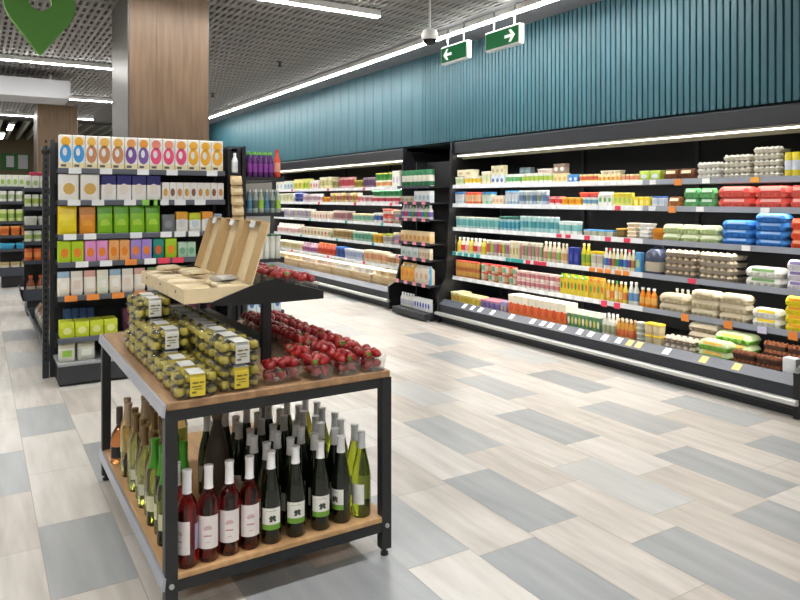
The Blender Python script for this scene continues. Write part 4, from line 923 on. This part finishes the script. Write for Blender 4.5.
def wine(kind):
    if kind in _wine: return _wine[kind]
    prof, glass, capc, cz, lab = {
        'dark': (RIES, 'green', '#f4f4f5', .272, ('#e9e8e0', .055, .135, 1.0)), 'light': (RIES, 'lime', '#d4d6d8', .272, ('#e2e2dc', .055, .135, 1.0)),
        'rose': (BORD, 'rose', '#f5f3f5', .252, ('#eae3e2', .05, .165, 1.05)), 'greencap': (CLR, 'yellow', '#3d8a1c', .225, ('#d8d8b0', .06, .12, .9)),
        'brown': (CLR, 'clear', '#6a4f26', .255, ('#d4d4b8', .055, .10, .9)), 'tall': (CLR, 'clear', '#a08a6a', .235, ('#3a3430', .05, .085, 1.)),
        'plain': (RIES, 'green', '#d6d6d8', .272, ('#d6d5cc', .06, .13, .9))}[kind]
    out = [('wine_bottle', MB().lathe(prof, 0, 18).mesh('wine_bottle', GL[glass], True))]
    # the capsule follows the neck
    def rad(z):
        for (r0, z0), (r1, z1) in zip(prof[1:], prof[2:]):
            if z0 <= z <= z1 and z1 > z0: return r0 + (r1 - r0) * (z - z0) / (z1 - z0)
        return prof[-1][0]
    zs = [cz, cz + .008, (cz + .318) / 2, .312, .3245, prof[-1][1] + .0012]
    pr = [(rad(z) + .0009, z) for z in zs[:-1]] + [(.0168, .327), (.0168, prof[-1][1] + .001), (.0120, prof[-1][1] + .0025)]
    out.append(('capsule', MB().lathe(pr, 0, 16).mesh('capsule', mat(capc, .4), True)))
    c, z0, z1, a = lab; r = prof[3][0] + .0006
    out.append(('label', patch(r, -a, a, z0, z1).mesh('label', mat(c, .6), True)))
    if kind == 'dark':
        out.append(('label_band', patch(r + .0004, -a, a, z0, z0 + .02).mesh('label_band', mat('#6f9f35', .6), True)))
        q = [wing(.004, .095, t, .016, .006) for t in (.5, 1.1, 2.1, 2.7, -.6, -2.5)]
        out.append(('emblem', wrap(q, r + .0006).mesh('emblem', mat('#3a4238', .6), True)))
        q = [[(x, .124), (x + .005, .124), (x + .005, .1262), (x, .1262)] for x in (-.02, -.012, -.004, .004, .012)]
        out.append(('lettering', wrap(q, r + .0006).mesh('lettering', mat('#8a8a84', .6))))
    if kind == 'rose':
        q = [wing(.0, .118, t, .017, .005) for t in (.2, .7, 1.2, 1.9, 2.5, 2.95)]
        out.append(('emblem', wrap(q, r + .0006).mesh('emblem', mat('#cfb0b4', .6), True)))
        q = [[(x, .093), (x + .004, .093), (x + .0044, .098), (x + .0004, .098)] for x in (-.014, -.0085, -.003, .0025, .008)] + [[(-.006, .072), (.008, .072), (.008, .0735), (-.006, .0735)]]
        out.append(('lettering', wrap(q, r + .0006).mesh('lettering', mat('#b8506a', .6))))
    if kind == 'rose':                   # back label seen round the side
        out.append(('back_label', patch(r, 1.55, 2.5, .06, .15).mesh('back_label', mat('#a89ab8', .6), True)))
    _wine[kind] = out
    return out
def wb(kind, x, y, label, rz, group):
    return spawn(wine(kind), (x, y, LZ + .0005), rz, label, 'wine bottle', group)
AIM = -YAW + .25
for i, x in enumerate((.629, .706, .783, .860)):
    wb('rose', x, 2.468 + i * .004, '%s rose wine bottle from left in the table front row' % nth(i), AIM + (-.75 if i == 0 else (0, -.05, .0, .1)[i]), 'rose wine bottles on the table')
wb('rose', .612, 2.555, 'rose wine bottle standing alone behind the first rose bottle', AIM, 'rose wine bottles on the table')
GXc = (.943, 1.042, 1.146, 1.242, 1.335)
for j in range(7):
    for i, x in enumerate(GXc):
        xx = x + (.018 if j % 2 else 0)
        y = 2.478 + .012 * (i > 2) + j * .094
        if j == 0: kind = ('dark', 'dark', 'dark', 'dark', 'light')[i]
        else: kind = 'light' if i == 4 else ('light' if (i + j) % 4 == 3 and i > 1 and j > 2 else 'plain')
        rz = AIM if j == 0 and i < 3 else AIM - .9 if j == 0 else AIM + R.uniform(-.4, .4)
        cn_ = 'yellow green' if kind == 'light' else 'dark green'
        wb(kind, xx, y, '%s wine bottle, %s from left in the %s row of green bottles' % (cn_, nth(i), nth(j)), rz, '%s wine bottles under the table' % cn_)
for j in range(2):                        # more dark bottles behind the second and third rose
    for i in range(1):
        wb('plain', .857, 2.93 + j * .094, 'dark green wine bottle, %s behind the fourth rose bottle' % nth(j), AIM + R.uniform(-.4, .4), 'dark green wine bottles behind the rose')
col = ['greencap', 'greencap', 'greencap', 'brown', 'brown', 'brown', 'brown', 'brown', 'tall', 'tall']
for j, kd in enumerate(col):
    for i in range(2):
        if j == 0 and i == 1: continue
        x = .600 + i * .078 + (.01 if j % 2 else 0); y = 2.66 + j * .093
        lk = {'greencap': 'green capped', 'brown': 'brown capped clear', 'tall': 'tan capped clear'}[kd]
        wb(kd, x, y, '%s wine bottle, %s from the front, in the %s column along table edge' % (lk, nth(j), ('outer', 'inner')[i]), AIM + R.uniform(-.4, .4), '%s bottles along the table edge' % lk)
e = empty('liquor_bottle', (.592, 3.60, LZ + .0005), 'squat amber bottle with black label at the rear left table corner', 'bottle')
part(MB().lathe([(.03, 0), (.042, .004), (.042, .10), (.036, .14), (.018, .17), (.013, .18), (.013, .2)], 0, 18), 'body', GL['amber'], e, True)
part(MB().lathe([(.0155, .185), (.0155, .265), (.012, .268)], 0, 14), 'stopper', mat('#4a3a34', .5), e, True)
part(patch(.0426, -1.2, 1.2, .03, .085), 'label', mat('#1d1d20', .5), e, True)
e = empty('kraft_decanter', (.832, 2.79, LZ + .0005), 'wide shouldered dark brown decanter bottle behind the rose wine', 'decanter')
part(MB().lathe([(.05, 0), (.060, .006), (.062, .13), (.056, .20), (.042, .28), (.026, .345), (.018, .37), (.018, .40)], 0, 20), 'body', mat('#33271c', .55, noise=.2), e, True)
part(MB().lathe([(.020, .392), (.022, .398), (.022, .418), (.018, .422)], 0, 14), 'stopper', mat('#5a4a38', .6), e, True)
e = empty('labelled_jar', (.80, 3.35, LZ + .0005), 'clear jar with yellow green emblem label at the table rear', 'jar')
part(MB().lathe([(.05, 0), (.056, .004), (.056, .22), (.045, .25), (.04, .27)], 0, 18), 'body', GL['clear'], e, True)
part(patch(.0568, -1., 1., .03, .21), 'label', mat('#c4cf6a', .6), e, True)
part(wrap([[(.03 * math.cos(t * PI / 8), .13 + .035 * math.sin(t * PI / 8)) for t in range(16)]], .0574), 'emblem', mat('#6a7a3a', .6), e)
part(MB().lathe([(.043, .262), (.045, .27), (.045, .29), (.04, .294)], 0, 16), 'lid', mat('#c8c8c4', .3, .7), e, True)
# --- clear packs of round olive yellow fruit
FRUIT = [mat('#a89a3c', .4, noise=.15, scale=2.), mat('#948730', .4, noise=.15, scale=2.), mat('#4a4528', .5), mat('#3c3824', .5)]
def fruit_mesh(k):
    r = 1.
    return MB().lathe([(.001, -1), (.5, -.86), (.8, -.6), (.93, -.37), (1, 0), (.93, .37), (.8, .6), (.5, .86), (.001, 1)], [2, 2, 2, 0, 0, 2 if k else 0, 2, 2] if k else [2, 2, 2, 0, 0, 0, 0, 2], 10).mesh('fruit', [FRUIT[k], FRUIT[k], FRUIT[2 + k]], True)
FM = [fruit_mesh(0), fruit_mesh(1)]
PW, PD, PH = .146, .112, .088
def shell_box(w, d, h, r):
    x, y = w / 2, d / 2; m = h / 2
    return MB().loft([rr(x * .9, y * .88, r, 0), rr(x * .96, y * .95, r, h * .08), rr(x, y, r, m - .002), rr(x + .005, y + .005, r, m - .001), rr(x + .005, y + .005, r, m + .001), rr(x, y, r, m + .002), rr(x * .96, y * .95, r, h * .92), rr(x * .9, y * .88, r, h)], 0)
SHELL = shell_box(PW, PD, PH, .014).mesh('fruit_pack', FILM, True)
YL = mat('#d9c23a', .55); GLB = mat('#c9c9c4', .55)
def label_mesh(m):
    b = MB(); b.box(-.026, .026, -PD / 2 - .0075, -PD / 2 - .0062, .012, .074, 0); b.box(-.026, .026, -PD / 2 - .0075, PD / 2 * .5, PH + .0005, PH + .0013, 1)
    b.face([b.add([(-.026, -PD / 2 - .0062, .074), (.026, -PD / 2 - .0062, .074), (.026, -PD / 2 + .004, PH + .0008), (-.026, -PD / 2 + .004, PH + .0008)]) + k for k in range(4)], 0)
    return b.mesh('label', [m, mat('#c8c9c4', .4)])
LBL = [label_mesh(YL), label_mesh(GLB)]
_pb = MB()
for x, z, w, h in ((-.018, .055, .02, .006), (.006, .056, .014, .005), (-.02, .043, .034, .004), (-.012, .034, .028, .003), (-.02, .022, .015, .007)):
    _pb.box(x, x + w, -PD / 2 - .0082, -PD / 2 - .0074, z, z + h)
PRINT = _pb.mesh('label_print', mat('#6a6020', .6))
def fruit_pack(x, y, z, rz, label, yellow):
    o = link(SHELL, 'fruit_pack', None, (x, y, z), (0, 0, rz)); tag(o, label, 'fruit pack', 'clear fruit packs on the table')
    for t in range(2):
        for j in range(2):
            for i in range(4):
                f = link(FM[(i + j + t) % 2 if R.random() < .7 else 0], 'fruit', o, (-PW / 2 + PW * (i + .5) / 4, (-.5 + j) * PD * .46, .0228 + t * .0424), (R.uniform(-.12, .12), R.uniform(-.12, .12), 0))
                f.scale = (.0187, .0265, .0213)
    l = link(LBL[0 if yellow else 1], 'label', o)
    link(PRINT, 'label_print', l)
for j in range(8):
    x = .653 + .001 * (j % 2); y = 2.475 + j * .130
    fruit_pack(x, y, TZ + .0005, R.uniform(-.03, .03), 'clear fruit pack lying on the wood, %s from the front in the outer column' % nth(j), True)
    if j in (5, 6): fruit_pack(x - .008, y, TZ + .001 + 2 * (PH + .002), 0, 'clear fruit pack topping the outer column, %s one' % ('front', 'rear')[j - 5], False)
    if j in (3, 4, 5, 6): fruit_pack(x, y, TZ + PH + .003, R.uniform(-.03, .03), 'clear fruit pack on top, %s from the front in the outer column' % nth(j - 3), j == 4)
for j in range(8):
    x = .814 + .001 * (j % 2); y = 2.49 + j * .130
    for t in range(2):
        fruit_pack(x, y, TZ + .0005 + t * (PH + .002), R.uniform(-.04, .04), '%s clear fruit pack, %s from the front in the inner column' % (('bottom', 'second-layer')[t], nth(j)), t == 0)
# --- strawberries
def berry_mesh():
    return MB().lathe([(.001, -.026), (.007, -.022), (.014, -.010), (.0185, .004), (.018, .013), (.012, .019), (.001, .0205)], 0, 10).mesh('strawberry', [berry_mat], True)
berry_mat = mat('#860c10', .3, noise=.5, scale=160., coat=.15)
berry_mat2 = mat('#961412', .3, noise=.45, scale=160., coat=.15)
BM = [berry_mesh()]
berry_mat = berry_mat2; BM.append(berry_mesh())
cb = MB()
for k in range(6):
    a = k * PI / 3
    i = cb.add([(0, 0, .021), (.006 * math.cos(a - .5), .006 * math.sin(a - .5), .0225), (.016 * math.cos(a), .016 * math.sin(a), .0185), (.006 * math.cos(a + .5), .006 * math.sin(a + .5), .0225)])
    cb.face((i, i + 1, i + 2, i + 3))
cb.tube((0, 0, .019), (.002, 0, .031), .0013, 0, 5)
CAL = cb.mesh('calyx', mat('#5a8a32', .6))
UW, UD, UH = .112, .168, .062
def punnet_mesh():
    x, y = UW / 2, UD / 2
    b = MB().loft([rr(x * .80, y * .84, .014, 0), rr(x * .84, y * .88, .016, .004), rr(x * .96, y * .97, .018, UH * .94), rr(x, y, .02, UH * .95), rr(x, y, .02, UH), rr(x * .95, y * .965, .018, UH - .0005), rr(x * .83, y * .87, .015, .0055)], 0, (True, True))
    return b.mesh('punnet', CLEAR, True)
PUN = punnet_mesh()
def punnet(x, y, z, rz, where, tilt=0., top=True):
    o = link(PUN, 'punnet', None, (x, y, z), (0, tilt, rz)); tag(o, 'clear strawberry punnet, ' + where, 'punnet', 'clear strawberry punnets')
    M = Matrix.Translation((x, y, z)) @ Euler((0, tilt, rz)).to_matrix().to_4x4()
    spots = []
    if top:
        spots = [(sx * .019, q * .045, .0275, 'low') for q in (-1, 0, 1) for sx in (-1, 1)]
    spots += [(-.022, -.046, .064, 'top'), (.020, -.048, .065, 'top'), (-.002, -.024, .073, 'top'), (-.025, .0, .066, 'top'), (.025, -.006, .067, 'top'), (.0, .02, .074, 'top'), (-.021, .046, .065, 'top'), (.021, .044, .066, 'top')]
    if not top: spots = spots[:-2]
    for i, (a, b_, c, lv) in enumerate(spots):
        p = M @ Vector((a + R.uniform(-.002, .002), b_ + R.uniform(-.002, .002), c + R.uniform(-.001, .003)))
        s = link(BM[R.random() < .4], 'strawberry', None, p, (R.uniform(-1.9, 1.9), R.uniform(-1.4, 1.4), R.uniform(0, 6.28)))
        s.scale = (.93,) * 3 if lv == 'low' else (.98,) * 3
        fb = 'front' if b_ < -.04 else 'rear' if b_ > .03 else 'middle'
        lr = 'left' if a < -.012 else 'right' if a > .012 else 'centre'
        tag(s, 'red strawberry, %s %s %s, in punnet %s' % (lv, fb, lr, where), 'strawberry', 'strawberries in the punnet ' + where)
        if R.random() < .42: link(CAL, 'calyx', s)
punnet(.984, 2.493, TZ, PI / 2, 'turned sideways, front left')
rows_x = [(1.130, 1.247, 1.363)] * 2 + [(1.247, 1.363)] * 5
for j, xs_ in enumerate(rows_x):
    for i, x in enumerate(xs_):
        lab = ('left', 'middle', 'right')[i] if len(xs_) == 3 else ('left', 'right')[i]
        punnet(x + R.uniform(-.001, .001), 2.494 + j * .176, TZ, R.uniform(-.012, .012), '%s in the %s table row' % (lab, nth(j)))
# --- black two-wing riser rack on the table
RY0, RY1, RXC = 2.78, 3.80, 1.045
RX_L, RX_R = .805, 1.302
def riser():
    e = empty('riser_rack', (RXC, RY0, TZ), 'black two-winged riser rack standing on the display table', 'rack')
    o = (RXC, RY0, TZ)
    bl = mat('#121316', .45)
    plate = [(RX_L, 1.012), (RX_L + .005, 1.028), (1.02, 1.10), (1.07, 1.104), (RX_R - .005, 1.042), (RX_R, 1.036), (RX_R, 1.006), (1.08, 1.004), (1.0, 1.004)]
    for y, y2 in ((0, .006), (RY1 - RY0 - .006, RY1 - RY0)):
        part(MB().prism([(x - o[0], z - o[2]) for x, z in plate], y, y2), 'end_plate', bl, e)
    for y in (.008, RY1 - RY0 - .043): part(MB().box(-.018, .018, y, y + .035, .0, .30), 'post', bl, e)
    part(MB().box(-.03, .03, .043, RY1 - RY0 - .043, .062, .10), 'lower_beam', bl, e)
    part(MB().box(-.02, .02, .006, RY1 - RY0 - .006, .255, .30), 'ridge_beam', bl, e)
    part(MB().box(RX_L - o[0] + .004, -.02, .006, RY1 - RY0 - .006, .265, .275), 'left_tray', bl, e)
    part(MB().prism([(.02, .30), (.02, .294), (RX_R - o[0] - .004, .258), (RX_R - o[0] - .004, .264)], .006, RY1 - RY0 - .006), 'right_tray', bl, e)
    part(MB().box(RX_R - o[0] - .006, RX_R - o[0], .006, RY1 - RY0 - .006, .256, .282), 'tray_lip', bl, e)
riser()
tl = math.atan2(.036, .225)
for j in range(5):
    for i in range(2):
        xx = RXC + .020 + .003 + (.056 + i * .112) * .99
        zz = TZ + .300 - (xx - RXC - .02) * math.tan(tl) + .0015
        punnet(xx, RY0 + .098 + j * .172, zz, 0, '%s on the riser, %s from the front' % (('inner', 'outer')[i], nth(j)), tilt=tl, top=False)
# --- cardboard boxes with open lids on the left wing
KR = mat('#cdb48a', .7, noise=.12, scale=25.); KR2 = mat('#dcc8a2', .7, noise=.12, scale=25.); KRD = mat('#b89c70', .7, noise=.12, scale=25.)
def open_box(k):
    y0 = 2.792 + k * .285; L = .272; x0, W, H = .700, .29, .058; z = TZ + .2755
    nm_ = ('front', 'middle', 'rear')[k]
    e = empty('cardboard_box', (x0, y0, z), '%s open cardboard box with raised lid on the riser' % nm_, 'box', 'open cardboard boxes on the riser')
    part(MB().box(.004, W - .004, .004, L - .004, 0, .004), 'box_floor', KR, e)
    for y in (0, L - .006): part(MB().box(0, W, y, y + .006, 0, H), 'long_wall', KR2, e)
    for x in (0, W - .006):
        s = part(MB().box(x, x + .006, .006, L - .006, 0, H), 'end_wall', KR2, e)
        if x == 0: part(MB().lathe([(.006, 0), (.006, .003)], 0, 10, T=Matrix.Translation((.0012, L / 2, H * .62)) @ Matrix.Rotation(-PI / 2, 4, 'Y')), 'finger_hole', mat('#5a4a34', .8), s)
    b = MB(); b.box(.0, .005, .028, L - .028, 0, .27, 0)
    ld = part(b, 'lid', KR2, e, loc=(W - .003, 0, H + .001), rot=(0, math.radians(17), 0))
    for y in (.028, L - .034): part(MB().box(-.034, 0, y, y + .006, .004, .27), 'lid_flap', KRD, ld)
    part(MB().box(-.034, 0, .034, L - .034, .264, .27), 'lid_flap', KRD, ld)
    part(MB().box(-.034, -.029, L * .40, L * .62, .235, .268, 0, .003), 'plastic_clip', mat('#c8ccd2', .25), ld)
    for j in range(3):
        for i in range(2):
            c = ('#d2b98a', '#b99e6e', '#dccba6')[(i + j + k) % 3]; hh = (.046, .056, .05, .06)[(i + 2 * j + k) % 4]
            p = proto('flat', .122, .072, hh, (c, ('#e6d8ba', '#d8c49a')[(i + j) % 2]), True)
            spawn(p, (x0 + .076 + i * .136, y0 + .05 + j * .086, z + .0045), 0, 'beige pack, %s from the front in the %s column of the %s cardboard box' % (nth(j), ('left', 'right')[i], nm_), 'food pack', 'beige packs in the cardboard boxes')
    o = link(proto('bag', .09, .028, .10, ('#b8b2a6', '#d8d0c0', '#a8a6a2') if k == 0 else ('#d6c6a4', '#e2d6bc', '#c8b48c'), True)[0][1], 'snack_bag', None, (x0 + .19 - .05 * k, y0 + .19, z + .078), (PI / 2, 0, .3))
    tag(o, 'small crumpled bag lying on the packs of the %s cardboard box' % nm_, 'bag')
for k in range(3): open_box(k)
finish_labels()
# ------------------------------------------------------------ view
w = bpy.data.worlds.new('world'); bpy.context.scene.world = w; w.use_nodes = True
w.node_tree.nodes['Background'].inputs[0].default_value = (.8, .85, .9, 1); w.node_tree.nodes['Background'].inputs[1].default_value = .05
vs = bpy.context.scene.view_settings
vs.view_transform = 'Standard'; vs.look = 'None'; vs.gamma = 1; vs.use_curve_mapping = False
vs.exposure = 1.75
